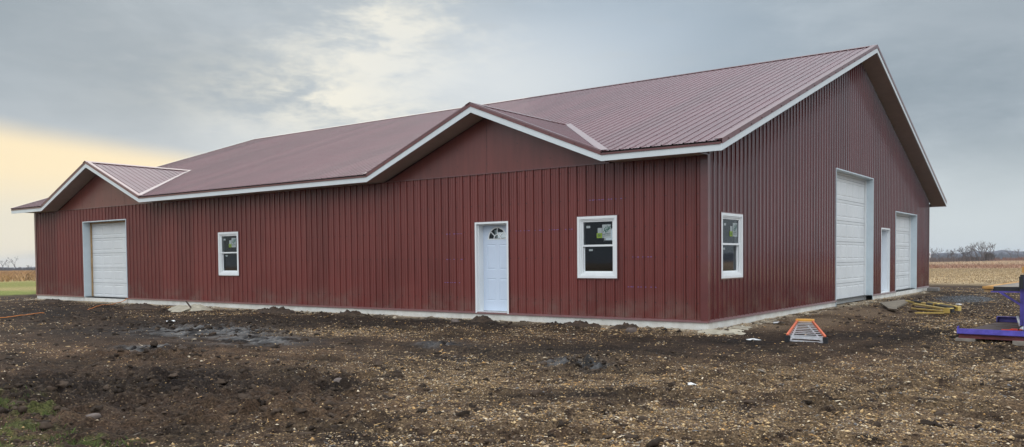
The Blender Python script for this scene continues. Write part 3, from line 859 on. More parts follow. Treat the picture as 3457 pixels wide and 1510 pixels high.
# ---- base colours
def lerp(a, b, t): return a*(1-t[:, None]) + b*t[:, None]
def ground_colour(x, y):
    r = np.hypot(x-CAM[0], y-CAM[1])
    n1 = fbm(x, y, 1.3, 4, 101); n2 = fbm(x, y, .22, 3, 111); n3 = fbm(x, y, 4.5, 3, 121)
    soil = np.array([.027, .0175, .0125]); brown = np.array([.082, .048, .028]); tan = np.array([.27, .18, .10]); dustc = np.array([.165, .115, .075]); dk = np.array([.0125, .0095, .0085])
    c = np.tile(soil, (len(x), 1))
    c = lerp(c, brown, np.clip(.32 + .9*n1 + .5*n2 + .6*mask('brown', x, y), 0, 1)*.75)
    g = np.clip(mask('grav', x, y)*.75 + .25*n3 + .10, 0, 1)
    rt = ruts(x, y)[1]
    c = lerp(c, dk*1.3, np.clip(rt*(.45 + n2), 0, .7))
    pt = fbm(x*.8 + y*.5, y, .9, 3, 171)
    c = c*(1 + 1.1*np.clip(pt, -.5, .6))[:, None]
    c = lerp(c, tan*.62, np.clip(g*(.55 + 1.3*n2), 0, .75))
    c = lerp(c, dk, np.clip(mask('dark', x, y)*.80 + .35*n1, 0, .88))
    c = lerp(c, np.array([.013, .0115, .0115]), np.clip(mask('wet', x, y)*1.4, 0, .95))
    c = lerp(c, dustc, np.clip(mask('dust', x, y)*(1.0 + .8*n1), 0, .8))
    c = lerp(c, np.array([.075, .082, .088]), np.clip(mask('bluegrav', x, y)*.8, 0, .75))
    bd = bdist(x, y)
    rub = np.exp(-(bd/.42)**2)*sst(n1 + .5*n2, -.32, .02)
    c = lerp(c, np.array([.42, .34, .24]), np.clip(rub*.9, 0, .85)*((y < .5) | (x > -.5)))
    gm = np.clip(mask('green', x, y)*.8*sst(n2, -.05, .4), 0, .4)
    c = lerp(c, np.array([.075, .105, .022]), gm)
    # fields
    yd = yard(x, y)
    s1 = fbm(x, y, 3, 3, 141); s2 = fbm(x/3.0, y, .55, 3, 151); s3 = fbm(x/6, y, 9, 3, 161)
    stub = np.array([.40, .30, .175])*(1 + .32*np.clip(s2*1.4, -1, 1) + .2*s1)[:, None]
    stub = lerp(stub, np.array([.20, .165, .085]), sst(r, 75, 110)*.8*(1-sst(r, 112, 116)))
    stub = lerp(stub, np.array([.34, .20, .135]), sst(r + 5*s3, 116, 124)*(.75 + .3*s2))
    stub = lerp(stub, np.array([.44, .31, .20]), sst(r + 10*s3, 168, 186))
    stub = lerp(stub, np.array([.36, .20, .12]), sst(r + 30*s3, 330, 420)*.8)
    # left of the building: grass strip, rough pale grass, then brown marsh grass
    lg = np.array([.165, .185, .045])*(1 + .25*s2)[:, None]
    lg = lerp(lg, np.array([.30, .24, .10]), sst(r + 4*s1, 50, 56)*(.75 + .5*s3))
    lg = lerp(lg, np.array([.17, .175, .045]), sst(r + 6*s3, 59, 66)*(1-sst(r, 80, 92))*.8)
    lg = lerp(lg, np.array([.36, .215, .10])*1.0, sst(r + 12*s3, 88, 108))
    lg = lerp(lg, np.array([.40, .25, .13]), sst(r + 30*s3, 190, 260)*.8)
    left = sst(-x + .9*y*0, L-2, L+2)*(y < 90) 
    angp = np.arctan2(y-CAM[1], x-CAM[0]) - az0
    left = (angp > 0).astype(float)
    fld = lerp(stub, lg, left)
    c = lerp(fld, c, yd)
    return np.clip(c, .004, .9), g, yd
gc, gmask, ydm = ground_colour(gx, gy)
wetm = np.clip(mask('wet', gx, gy)*1.5, 0, 1)*sst(fbm(gx, gy, .5, 3, 511), -.30, .15)

def np_mesh(name, verts, faces, mat, colours=None, extra=None):
    """verts (n,3), faces (m,k) all of the same size"""
    me = bpy.data.meshes.new(name); n = len(verts); m, k = faces.shape
    me.vertices.add(n); me.vertices.foreach_set('co', np.asarray(verts, np.float32).ravel())
    me.loops.add(m*k); me.loops.foreach_set('vertex_index', faces.astype(np.int32).ravel())
    me.polygons.add(m); me.polygons.foreach_set('loop_start', np.arange(0, m*k, k, dtype=np.int32))
    me.polygons.foreach_set('loop_total', np.full(m, k, np.int32))
    me.materials.append(mat)
    if colours is not None:
        at = me.attributes.new('tint', 'FLOAT_COLOR', 'POINT')
        at.data.foreach_set('color', np.concatenate([colours, np.ones((n, 1))], 1).astype(np.float32).ravel())
    for nm, arr in (extra or {}).items():
        at = me.attributes.new(nm, 'FLOAT', 'POINT'); at.data.foreach_set('value', np.asarray(arr, np.float32))
    me.update(calc_edges=True); me.validate()
    o = bpy.data.objects.new(name, me); COL.objects.link(o)
    return o
def attr(nt, name, out='Color'):
    a = nt.nodes.new('ShaderNodeAttribute'); a.attribute_name = name; return a.outputs[out]
def ground_mat():
    m, p = new_mat('soil_and_gravel'); nt = m.node_tree
    tc = nt.nodes.new('ShaderNodeTexCoord').outputs['Object']
    t = attr(nt, 'tint'); wet = E(attr(nt, 'wet', 'Fac')); yd = E(attr(nt, 'yard', 'Fac')); gr = E(attr(nt, 'gravel', 'Fac'))
    n = noise(tc, 45, 3, .7)
    v = nt.nodes.new('ShaderNodeTexVoronoi'); v.inputs['Scale'].default_value = 34; nt.links.new(tc, v.inputs['Vector'])
    cellr = nt.nodes.new('ShaderNodeSeparateColor'); nt.links.new(v.outputs['Color'], cellr.inputs[0])
    cell = E(cellr.outputs[0])
    c1 = mixc(smooth(n, .35, .68), t, t)
    mul = nt.nodes.new('ShaderNodeMix'); mul.data_type = 'RGBA'; mul.blend_type = 'MULTIPLY'; mul.inputs[0].default_value = 1
    nt.links.new(t, mul.inputs[6])
    f = smooth(n, .30, .70) * 1.3 + .35
    nt.links.new(comb(f, f, f), mul.inputs[7])
    stone = smooth(cell, .72, .80) * (1 - smooth(E(v.outputs['Distance']), .30, .46)) * yd * clamp(gr * 1.1 + .12)
    c = mixc(clamp(stone * .8), mul.outputs[2], (.30, .215, .13))
    nt.links.new(c, p.inputs['Base Color'])
    r = clamp(.95 - wet * .60)
    nt.links.new(r.s, p.inputs['Roughness'])
    nt.links.new((wet * .36 + .12).s, p.inputs['Specular IOR Level'])
    b = nt.nodes.new('ShaderNodeBump'); b.inputs['Strength'].default_value = .8; b.inputs['Distance'].default_value = .02
    nt.links.new((noise(tc, 28, 4, .65) + stone * .4).s, b.inputs['Height']); nt.links.new(b.outputs[0], p.inputs['Normal'])
    return m
V = np.stack([gx, gy, gz], 1)
ii = np.arange(NR-1)[:, None]*NC; jj = np.arange(NC)[None, :]; j2 = (jj+1) % NC
F_ = np.stack([ii+jj, ii+j2, ii+NC+j2, ii+NC+jj], -1).reshape(-1, 4)[:, ::-1]
ground = np_mesh('ground', V, F_, ground_mat(), gc, {'wet': wetm, 'yard': ydm, 'gravel': gmask})
tag(ground, kind='structure')
mb = MB(); mb.quad(*[(CAM[0]+.62*math.cos(t), CAM[1]+.62*math.sin(t), -.20) for t in np.linspace(0, 2*math.pi, 17)[:-1]])
tag(mb.build('ground', simple('soil_plain', (.06, .042, .03), .95)), kind='structure')

# ---- loose gravel, straw and crop stubble bits: one mass nobody could count
def tint_mat(name, rough=.8, spec=.3):
    m, p = new_mat(name); m.node_tree.links.new(attr(m.node_tree, 'tint'), p.inputs['Base Color'])
    p.inputs['Roughness'].default_value = rough; p.inputs['Specular IOR Level'].default_value = spec
    return m
OCT = np.array([(1,0,0),(0,1,0),(-1,0,0),(0,-1,0),(0,0,1),(0,0,-.6)], float)
OCF = np.array([(0,1,4),(1,2,4),(2,3,4),(3,0,4),(1,0,5),(2,1,5),(3,2,5),(0,3,5)])
def scatter(name, mat, x, y, size, elong, flat, cols, lift=.2, hz=None):
    n = len(x); th = rng.uniform(0, 2*math.pi, n)
    s = np.stack([size*elong, size, size*flat], 1)
    v = OCT[None]*s[:, None, :]*rng.uniform(.65, 1.3, (n, 6, 1))
    tl = rng.normal(0, .25, n); v2 = v.copy()
    v2[..., 2] += v[..., 0]*np.sin(tl)[:, None]
    c, si = np.cos(th)[:, None], np.sin(th)[:, None]
    X = v2[..., 0]*c - v2[..., 1]*si; Y = v2[..., 0]*si + v2[..., 1]*c
    z = terrain(x, y) if hz is None else hz
    P = np.stack([X + x[:, None], Y + y[:, None], v2[..., 2] + (z + size*flat*lift)[:, None]], -1).reshape(-1, 3)
    F = (OCF[None] + (np.arange(n)*6)[:, None, None]).reshape(-1, 3)
    C = np.repeat(cols, 6, 0)*rng.uniform(.85, 1.15, (n*6, 1))
    return np_mesh(name, P, F, mat, np.clip(C, 0, 1))
def polar_pts(n, r0, r1, half=36, power=1.0):
    u = rng.uniform(0, 1, n)
    r = (r0**(2-power) + u*(r1**(2-power)-r0**(2-power)))**(1/(2-power)) if power != 2 else r0*(r1/r0)**u
    a = az0 + np.radians(rng.uniform(-half, half, n))
    return CAM[0] + r*np.cos(a), CAM[1] + r*np.sin(a), r
def keep(x, y, p):
    k = (rng.uniform(0, 1, len(x)) < p) & (bdist(x, y) > .03) & (yard(x, y) > .5)
    return k
x, y, r = polar_pts(680000, 5.2, 42, 36, 1.35)
cl = fbm(x, y, .35, 3, 201)
p = np.clip(.17 + .80*mask('grav', x, y)*(1 + .8*cl) + .35*fbm(x, y, 4.5, 3, 121) + .25*cl - .42*mask('dark', x, y) - .35*mask('dust', x, y) - .9*mask('wet', x, y) + .35*mask('bluegrav', x, y) - .12*mask('clod', x, y) - .22*ruts(x, y)[1] + .35*fbm(x*.8 + y*.5, y, .9, 3, 171), .03, .95)
k = keep(x, y, p); x, y, r = x[k], y[k], r[k]; n = len(x)
pal = np.array([(.42,.27,.12), (.54,.38,.20), (.30,.19,.095), (.20,.14,.095), (.68,.56,.40), (.22,.185,.15), (.11,.07,.045), (.40,.30,.20), (.50,.28,.10), (.15,.145,.145)])
pi = rng.choice(len(pal), n, p=[.17,.15,.15,.12,.07,.09,.10,.08,.05,.02])
cols = pal[pi]*rng.uniform(.6, 1.25, (n, 1))
bgm = mask('bluegrav', x, y) > .35; cols[bgm] = np.array([.16,.17,.18])*rng.uniform(.5, 1.6, (bgm.sum(), 1))
size = rng.lognormal(math.log(.0080), .5, n)*np.clip(r/15, .80, 1.5)
elong = np.where(rng.uniform(0, 1, n) < .30, rng.uniform(2.5, 6, n), rng.uniform(1, 1.8, n)); size = np.where(elong > 2.2, size*.5, size)
g_ = scatter('loose_gravel', tint_mat('gravel_bits', .75), x, y, np.clip(size, .003, .022), elong, rng.uniform(.45, .9, n), cols)
tag(g_, 'tan and cream pebbles and straw bits scattered over the dark soil', 'gravel', kind='stuff')

# ---- soil clods
ICO = None
def ico():
    t = (1+5**.5)/2
    v = np.array([(-1,t,0),(1,t,0),(-1,-t,0),(1,-t,0),(0,-1,t),(0,1,t),(0,-1,-t),(0,1,-t),(t,0,-1),(t,0,1),(-t,0,-1),(-t,0,1)], float); v /= np.linalg.norm(v[0])
    f = [(0,11,5),(0,5,1),(0,1,7),(0,7,10),(0,10,11),(1,5,9),(5,11,4),(11,10,2),(10,7,6),(7,1,8),(3,9,4),(3,4,2),(3,2,6),(3,6,8),(3,8,9),(4,9,5),(2,4,11),(6,2,10),(8,6,7),(9,8,1)]
    vs = [tuple(q) for q in v]; cache = {}; out = []
    def mid(a, b):
        k = (min(a, b), max(a, b))
        if k not in cache:
            m = (np.array(vs[a])+np.array(vs[b])); m /= np.linalg.norm(m); vs.append(tuple(m)); cache[k] = len(vs)-1
        return cache[k]
    for a, b, c in f:
        ab, bc, ca = mid(a,b), mid(b,c), mid(c,a); out += [(a,ab,ca),(b,bc,ab),(c,ca,bc),(ab,bc,ca)]
    return np.array(vs), np.array(out)
IV, IF = ico()
def lumps(name, mat, x, y, size, cols, z=None, amp=.40):
    n = len(x); K = len(IV)
    rr = 1 + amp*rng.normal(0, 1, (n, K)).clip(-1.5, 2.2)
    s = np.stack([rng.uniform(.8, 1.6, n), rng.uniform(.7, 1.2, n), rng.uniform(.5, .9, n)], 1)*size[:, None]
    v = IV[None]*rr[..., None]*s[:, None, :]
    th = rng.uniform(0, 2*math.pi, n); c, si = np.cos(th)[:, None], np.sin(th)[:, None]
    X = v[..., 0]*c - v[..., 1]*si; Y = v[..., 0]*si + v[..., 1]*c
    z = terrain(x, y) if z is None else z
    P = np.stack([X+x[:, None], Y+y[:, None], v[..., 2]+(z-size*.12)[:, None]], -1).reshape(-1, 3)
    F = (IF[None] + (np.arange(n)*K)[:, None, None]).reshape(-1, 3)
    return np_mesh(name, P, F, mat, np.clip(np.repeat(cols, K, 0)*rng.uniform(.8, 1.2, (n*K, 1)), 0, 1))
x, y, r = polar_pts(26000, 5.6, 32, 36, 1.2)
bd = bdist(x, y)
p = np.clip(.06 + .12*sst(fbm(x, y, 1.2, 2, 181), 0, .4) + .85*mask('clod', x, y) + .40*np.exp(-((bd-.4)/.35)**2)*sst(fbm(x, y, 1.1, 3, 51), -.1, .35)*(y < 0), 0, .9)
k = (rng.uniform(0, 1, len(x)) < p) & (bd > .06); x, y, r = x[k], y[k], r[k]; n = len(x)
size = rng.lognormal(math.log(.020), .5, n).clip(.008, .07)*np.clip(r/13, .9, 1.6)*np.where(rng.uniform(0, 1, n) < .05, 1.5, 1); size = size.clip(.008, .048)
cols = np.array([(.040, .028, .020)])*rng.uniform(.5, 1.9, (n, 1))
c_ = lumps('soil_clods', tint_mat('clod_soil', .95, .15), x, y, size, cols)
tag(c_, 'dark crumbly soil clods heaped on the ground', 'soil clods', kind='stuff')
# concrete crumbs along the footing
x = np.concatenate([rng.uniform(-L, 0, 2600), rng.uniform(.03, .5, 1500)]); y = np.concatenate([-np.abs(rng.normal(0, .16, 2600))-.03, rng.uniform(0, 20, 1500)])
k = sst(fbm(x, y, 1.6, 2, 301), -.15, .35) > rng.uniform(0, 1, len(x)); x, y = x[k], y[k]; n = len(x)
c_ = lumps('footing_rubble', tint_mat('rubble', .9, .2), x, y, rng.lognormal(math.log(.017), .5, n).clip(.006, .06), np.array([(.42, .36, .27)])*rng.uniform(.5, 1.3, (n, 1)), amp=.2)
tag(c_, 'pale concrete crumbs spilled along the foot of the foundation', 'rubble', kind='stuff')

# ---- grass: sparse green tufts at lower left
def blades(name, pts, hgt, cols, wid=.004, label='', cat='grass'):
    x, y = pts; n = len(x); z = terrain(x, y)
    th = rng.uniform(0, 2*math.pi, n); lean = rng.normal(0, .5, n)*hgt
    c, s = np.cos(th), np.sin(th)
    p0 = np.stack([x-c*wid, y-s*wid, z-.01], 1); p1 = np.stack([x+c*wid, y+s*wid, z-.01], 1)
    p2 = np.stack([x-s*lean*.4, y+c*lean*.4, z+hgt*.6], 1); p3 = np.stack([x-s*lean, y+c*lean, z+hgt], 1)
    P = np.stack([p0, p1, p2, p3], 1).reshape(-1, 3)
    b = np.arange(n)*4
    F = np.concatenate([np.stack([b, b+1, b+2], 1), np.stack([b+1, b+3, b+2], 1)])
    o = np_mesh(name, P, F, tint_mat(name+'_mat', .7), np.repeat(cols, 4, 0)); tag(o, label, cat, kind='stuff'); return o
xs, ys = [], []
for cx_, cy_, ax_, ay_, bx_, by_ in REG['green']:
    u = rng.normal(0, .6, (420, 2)); xs.append(cx_+ax_*u[:, 0]+bx_*u[:, 1]); ys.append(cy_+ay_*u[:, 0]+by_*u[:, 1])
xs = np.concatenate(xs); ys = np.concatenate(ys); k = fbm(xs, ys, .35, 2, 401) > .03; xs, ys = xs[k], ys[k]
blades('grass_tufts', (xs, ys), rng.uniform(.012, .055, len(xs)), np.array([(.085, .125, .028)])*rng.uniform(.4, 1.3, (len(xs), 1)), label='short green grass sprouting in the mud at the lower left')
# left lawn and field grass
def sector(n, r0, r1, a0, a1):
    r = np.sqrt(rng.uniform(r0*r0, r1*r1, n)); a = az0 + np.radians(rng.uniform(a0, a1, n)); return CAM[0]+r*np.cos(a), CAM[1]+r*np.sin(a)
x, y = sector(26000, 88, 260, 24, 36)
blades('marsh_grass', (x, y), rng.uniform(.3, .9, len(x)), np.array([(.38, .23, .11)])*rng.uniform(.5, 1.4, (len(x), 1)), .05, 'tall russet dry grass beyond the lawn left of the building')
x, y = sector(40000, 118, 330, -39, -24)
rr_ = np.hypot(x-CAM[0], y-CAM[1])
cc = np.where((rr_ < 165)[:, None], np.array([(.34, .20, .135)]), np.array([(.48, .35, .235)]))*rng.uniform(.55, 1.35, (len(x), 1))
blades('dry_field_grass', (x, y), rng.uniform(.25, .8, len(x))*np.where(rr_ < 165, .7, 1), cc, .05, 'pale and russet dry grass at the far edge of the stubble field')
x, y = sector(60000, 48, 118, -39, -24)
k = yard(x, y) < .5; x, y = x[k], y[k]
blades('corn_stubble', (x, np.round(y/.95)*.95 + rng.normal(0, .12, len(y))), rng.uniform(.02, .11, len(x)), np.array([(.46, .34, .20)])*rng.uniform(.4, 1.3, (len(x), 1)), .03, 'tan crop stubble covering the flat field behind the building', 'stubble')

# ================================================================== OBJECTS ON THE SITE
def gz1(x, y): return float(terrain(np.array([x]), np.array([y]))[0])

# stepladder lying flat, feet towards the viewer
lad = empty('stepladder', (2.21, -.98, -.20), 0)
tag(lad, 'orange railed aluminium stepladder lying flat on the gravel near the building corner', 'ladder')
NL, NRr = np.array([-.32, 0, .12]), np.array([.32, -.02, .12]); FLx, FRx = np.array([-1.13, 3.06, .13]), np.array([-.84, 3.12, .13])
for a, b in ((NL, FLx), (NRr, FRx)):
    m_ = MB(); m_.bar(a, b, .034, .026); m_.bar(a+np.array([0, .02, -.03]), b+np.array([0, -.02, -.03]), .015, .05); m_.build('side_rail', M_orange, lad, bevel=.003)
for i in range(9):
    t = .015 + i*.116
    a, b = NL+(FLx-NL)*t, NRr+(FRx-NRr)*t
    m_ = MB(); m_.bar(a+np.array([.03, 0, -.012]), b+np.array([-.03, 0, -.012]), .008, .012)
    m_.bar(a+np.array([.03, .012, -.012]), b+np.array([-.03, .012, -.012]), .016, .005)
    m_.build('step', M_alu, lad)
m_ = MB(); d = (FLx-NL)/np.linalg.norm(FLx-NL)
m_.bar(FLx+d*.02+np.array([-.03, 0, 0]), FRx+d*.02+np.array([.03, 0, 0]), .14, .07); m_.build('top_cap', M_yorange, lad, bevel=.008)
for sx, q in ((-1, NL), (1, NRr)):
    m_ = MB(); m_.box(q[0]-.03, q[0]+.03, -.03, .05, -.01, .105)
    for k in range(5): m_.box(q[0]-.036, q[0]+.036, -.036, -.02, .0+k*.021, .012+k*.021)
    m_.build('rubber_foot', M_black, lad)
m_ = MB()                                                            # rear section under the front one
for sg, q, e in ((-1, NL, FLx), (1, NRr, FRx)):
    m_.bar(q+np.array([-sg*.05, .02, -.10]), e+np.array([-sg*.04, -.15, -.10]), .022, .03)
for t in (.015, .5):
    a, b = NL+(FLx-NL)*t, NRr+(FRx-NRr)*t; m_.bar(a+np.array([.03, 0, -.105]), b+np.array([-.03, 0, -.112]), .03, .022)
m_.build('rear_frame', M_alu, lad)
m_ = MB(); m_.bar(NL+np.array([.05, .02, -.045]), NRr+np.array([-.05, .02, -.045]), .012, .045); m_.build('bottom_brace', M_alu, lad)

# violet steel rack / platform at the right edge
rk_ = empty('steel_platform_rack', (4.26, .50, 0), -.07)
tag(rk_, 'violet painted steel platform with plank deck, post and raised plywood shelf at the right edge', 'rack')
LX, DY = 3.1, 2.45
m_ = MB(); m_.box(0, LX, 0, .012, -.07, .02); m_.box(0, LX, 0, .09, -.07, -.058); m_.box(0, .012, .012, .12, -.058, .055); m_.build('front_channel', M_purple, rk_, bevel=.002)
m_ = MB(); m_.box(.02, LX, .02, .10, -.142, -.130); m_.box(.02, LX, .05, .065, -.130, -.082); m_.box(.02, LX, .02, .10, -.082, -.0705); m_.build('lower_beam', M_maroon, rk_)
m_ = MB(); m_.box(.15, LX, DY, DY+.02, -.02, .09); m_.box(.15, LX, DY-.07, DY, .076, .088); m_.box(.15, .17, DY-.10, DY, -.02, .076); m_.build('rear_channel', M_purple_d, rk_, bevel=.002)
for k in range(11):
    y0 = .10 + k*.212; x0 = .03 + .012*k
    m_ = MB(); zz = -.022 + random.uniform(-.006, .006); m_.box(x0+random.uniform(0, .02), LX, y0, y0+.202, zz-.03, zz); m_.build('deck_plank', M_plank, rk_, bevel=.004)
m_ = MB(); m_.box(.97, 1.07, .02, .11, .0201, .96); m_.build('post', M_purple, rk_, bevel=.004)
m_ = MB(); m_.box(2.9, 3.0, .02, .11, .0201, .96); m_.build('post', M_purple, rk_, bevel=.004)
m_ = MB(); m_.box(.90, .965, .12, .18, .10, .80); m_.build('inner_post', M_purple_d, rk_, bevel=.003)
m_ = MB(); m_.box(.915, .965, .03, .10, .70, .93); m_.box(.90, .915, .02, .11, .72, .90); m_.build('post_bracket', M_black, rk_)
m_ = MB(); m_.box(.45, 3.0, .20, 3.4, .7005, .728); m_.build('plywood_shelf', M_ply, rk_, bevel=.002)
m_ = MB(); m_.box(.50, 3.0, .18, .20, .655, .725); m_.box(.50, 3.0, .20, .25, .655, .665); m_.box(.47, .50, .25, 3.35, .655, .70); m_.box(.50, 3.0, 3.33, 3.36, .655, .70)
for q in (.66, .83): m_.box(q, q+.02, .172, .179, .665, .72)
m_.build('shelf_frame', M_black, rk_)
m_ = MB(); m_.box(.47, .97, .16, .20, .632, .6545); m_.box(.47, .97, .2005, .24, .632, .640); m_.build('shelf_arm', M_purple_d, rk_)
m_ = MB(); m_.bar((.60, .18, .64), (.965, .13, .40), .035, .028); m_.build('diagonal_brace', M_purple_d, rk_)
m_ = MB(); m_.bar((.80, 1.6, .66), (1.1, 1.6, .42), .035, .03); m_.build('diagonal_brace', M_black, rk_)
tm = MB(); tm.box(.36, .51, .13, .171, .690, .735); tm.box(.34, .47, .175, 3.3, .690, .728); tag(tm.build('timber_edge', M_wood_or, rk_, bevel=.003))
tm = MB(); tm.box(.37, .495, .17, 3.2, .635, .6895); tm.build('timber_edge', M_wood, rk_, bevel=.003)
tm = MB(); tm.box(.94, 3.0, .0, .14, .9605, 1.06); tm.build('top_timber', M_wood_or, rk_, bevel=.004)
wb = MB(); wb.box(-.02, .28, -.02, .45, -.235, -.1425)
o = wb.build('support_block', M_ply, None, bevel=.006); o.location = (4.26, .50, 0); o.rotation_euler = (0, 0, -.07); tag(o, 'grey timber block under the left front corner of the violet platform', 'timber block')
wb = MB(); wb.box(.82, 1.5, -.02, .45, -.235, -.1425)
o = wb.build('support_block', M_ply, None, bevel=.006); o.location = (4.26, .50, 0); o.rotation_euler = (0, 0, -.07); tag(o, 'longer grey timber block under the platform at the right picture edge', 'timber block')
def on_rack(x, y, z): 
    c, s = math.cos(-.07), math.sin(-.07); return (4.26 + x*c - y*s, .50 + x*s + y*c, z)
t = empty('hand_tool', on_rack(.74, .34, -.01), -.05); tag(t, 'red handled tool lying on the plank deck beside the violet post', 'tool')
m_ = MB(); m_.bar((-.14, 0, .012), (.12, 0, .012), .028, .022); m_.build('handle', M_redtool, t, bevel=.005)
m_ = MB(); m_.bar((.0, .0, .030), (.16, .02, .025), .05, .02); m_.bar((-.02, .02, .02), (.06, -.05, .02), .02, .018); m_.build('grip', M_redtool, t, bevel=.004)
t = empty('grinder', on_rack(.93, .38, -.01), .3); tag(t, 'pale power tool with a black cord and upright steel tube beside the post', 'power tool')
m_ = MB(); m_.tube([(-.07, 0, .03), (-.02, 0, .045), (.07, 0, .05), (.16, 0, .045)], [.02, .04, .045, .03], 10); m_.build('tool_body', M_white, t, smooth=True)
m_ = MB(); m_.tube([(-.05, .02, .04), (-.09, .10, .24)], .020, 10); m_.build('steel_tube', M_alu, t, smooth=True)
m_ = MB(); m_.tube([(-.10, -.02, .012), (-.08, -.02, .07), (-.02, -.01, .11), (.05, 0, .12), (.14, .02, .10), (.22, .06, .02)], .009, 6); m_.build('power_cord', M_black, t, smooth=True)

# folded yellow stand lying on the ground
ys_ = empty('folding_stand', (3.08, 7.1, -.17)); tag(ys_, 'folded yellow work stand with black braces lying on the dirt right of the building', 'work stand')
def P3(x, y, z): return (x-3.08, y-7.1, z+.17)
bars = [((1.73, 10.17, -.11), (3.12, 7.05, -.06), .075, .05), ((2.02, 8.4, -.13), (3.08, 7.0, -.10), .06, .04), ((2.38, 7.0, -.15), (3.02, 6.88, -.13), .05, .035), ((1.26, 11.55, -.10), (3.16, 7.95, -.05), .07, .05), ((2.2, 9.6, -.02), (3.18, 7.55, .0), .05, .04)]
for a, b, w_, h_ in bars:
    m_ = MB(); m_.bar(P3(*a), P3(*b), w_, h_); m_.build('stand_leg', M_yellow, ys_, bevel=.004)
m_ = MB(); m_.bar(P3(2.25, 9.4, -.045), P3(3.10, 7.55, -.03), .16, .05); m_.bar(P3(1.5, 11.1, -.07), P3(1.9, 10.3, -.06), .06, .05); m_.build('brace_plate', M_black, ys_)
m_ = MB(); m_.bar(P3(3.03, 7.05, -.08), P3(3.18, 6.98, -.07), .16, .13); m_.build('hinge_block', M_yellow, ys_, bevel=.006)
for a, b, w_, h_ in (((3.12, 7.75, -.06), (3.24, 7.7, -.06), .14, .11), ((2.52, 8.75, -.03), (2.66, 8.6, -.03), .16, .09)):
    m_ = MB(); m_.bar(P3(*a), P3(*b), w_, h_); m_.build('hinge_block', M_yellow, ys_, bevel=.006)
m_ = MB(); m_.bar(P3(3.17, 6.965, -.075), P3(3.21, 6.95, -.075), .12, .09); m_.build('end_cap', M_black, ys_)

# weathered board slab, block, footing splash, stake
def slab(name, pts, th, mat, label, cat, par=None, tiltz=None):
    m_ = MB(); poly = [(p_[0], p_[1], p_[2]) for p_ in pts]; m_.prism(poly, (0, 0, th)); o = m_.build(name, mat, None, bevel=.004); tag(o, label, cat); return o
slab('weathered_board', [(.86, 10.1, -.13), (1.60, 7.75, -.15), (1.86, 7.45, -.15), (1.62, 8.6, -.15), (1.3, 11.9, -.15), (1.02, 12.3, -.14)], .05, simple('grey_board', (.20, .165, .12), .85, var=.3, scale=3, bump=.4), 'broad weathered grey board half sunk in dirt left of the yellow stand', 'board')
slab('wood_scrap', [(1.95, 9.0, -.14), (2.3, 8.55, -.14), (2.36, 8.62, -.14), (2.05, 9.15, -.14)], .035, M_plank, 'thin dark strip of wood lying beside the yellow stand', 'wood scrap')
m_ = MB(); m_.box(-.20, .20, -.45, .25, -.15, -.02); m_.box(-.20, .20, .26, .5, -.15, -.05)
o = m_.build('concrete_block', M_block, None, bevel=.01); o.location = (.36, 20.9, 0); o.rotation_euler = (0, 0, .1); tag(o, 'grey concrete block set against the far right corner of the building', 'concrete block')
# pale concrete spill left front: an uneven low slab
def spill(name, cx, cy, rx, ry, h, label, seed, rot=0.0, base=-.22):
    rs = np.random.default_rng(seed); n = 22; v = [(0, 0, h)]; f = []
    for ring, (fr, hh) in enumerate(((.45, h*.92), (.8, h*.6), (1.0, -.02))):
        for k in range(n):
            t = 2*math.pi*k/n; w = fr*(1 + .16*rs.normal())
            v.append((rx*w*math.cos(t), ry*w*math.sin(t), hh*(1+.25*rs.normal()) if hh > 0 else hh))
    for k in range(n):
        k2 = (k+1) % n; f.append((0, 1+k, 1+k2))
        for ring in range(2):
            a = 1+ring*n; f.append((a+k, a+n+k, a+n+k2, a+k2))
    me = bpy.data.meshes.new(name); me.from_pydata(v, [], f); me.materials.append(M_conc2); me.update()
    o = bpy.data.objects.new(name, me); COL.objects.link(o); o.location = (cx, cy, base); o.rotation_euler = (0, 0, rot)
    tag(o, label, 'concrete spill'); return o
M_conc2 = simple('poured_concrete_spill', (.38, .34, .26), .85, var=.2, scale=4, bump=.4, bscale=25)
spill('concrete_spill', -16.2, -.95, 1.0, .55, .15, 'large pale concrete spill against the foundation right of the left garage door', 5, -.1)
spill('concrete_spill', .35, -.10, .55, .40, .075, 'small cracked concrete spill at the near corner of the building', 6, .9)
spill('concrete_spill', .30, .95, .30, .75, .06, 'flat concrete spill beside the foundation under the end wall window', 9, .2)
m_ = MB(); m_.bar((-15.7, -1.2, -.10), (-15.8, -1.3, .10), .07, .03); tag(m_.build('wooden_stake', M_plank, None), 'short dark wooden stake stuck in the pale concrete spill', 'stake')

# orange cord
def cordpts(pts, n=8):
    out = []
    for (a, b) in zip(pts, pts[1:]):
        for t in np.linspace(0, 1, n, endpoint=False): out.append(tuple(np.array(a)*(1-t)+np.array(b)*t))
    out.append(pts[-1]); return out
def cord(name, pts, label):
    ps = cordpts(pts); m_ = MB()
    P = []
    for i, q in enumerate(ps):
        w = .03*math.sin(i*1.1); zz = gz1(q[0], q[1]) + q[2]; P.append((q[0]+w, q[1]-w*.5, zz))
    m_.tube(P, .012, 6); tag(m_.build(name, M_cord, None, smooth=True), label, 'cord')
cord('extension_cord', [(-14.0, -9.3, .03), (-15.6, -7.5, .03), (-17.1, -5.82, .03), (-17.9, -4.95, .03), (-18.85, -4.05, .03), (-19.0, -3.7, -.06)], 'orange cord lying on dark soil at the left picture edge')
cord('extension_cord', [(-19.1, -2.7, -.03), (-19.9, -1.95, .03), (-20.5, -1.35, .04), (-21.1, -.75, .04), (-21.55, -.16, .06), (-21.42, -.05, .17)], 'orange cord leading up to the right jamb of the left garage door')
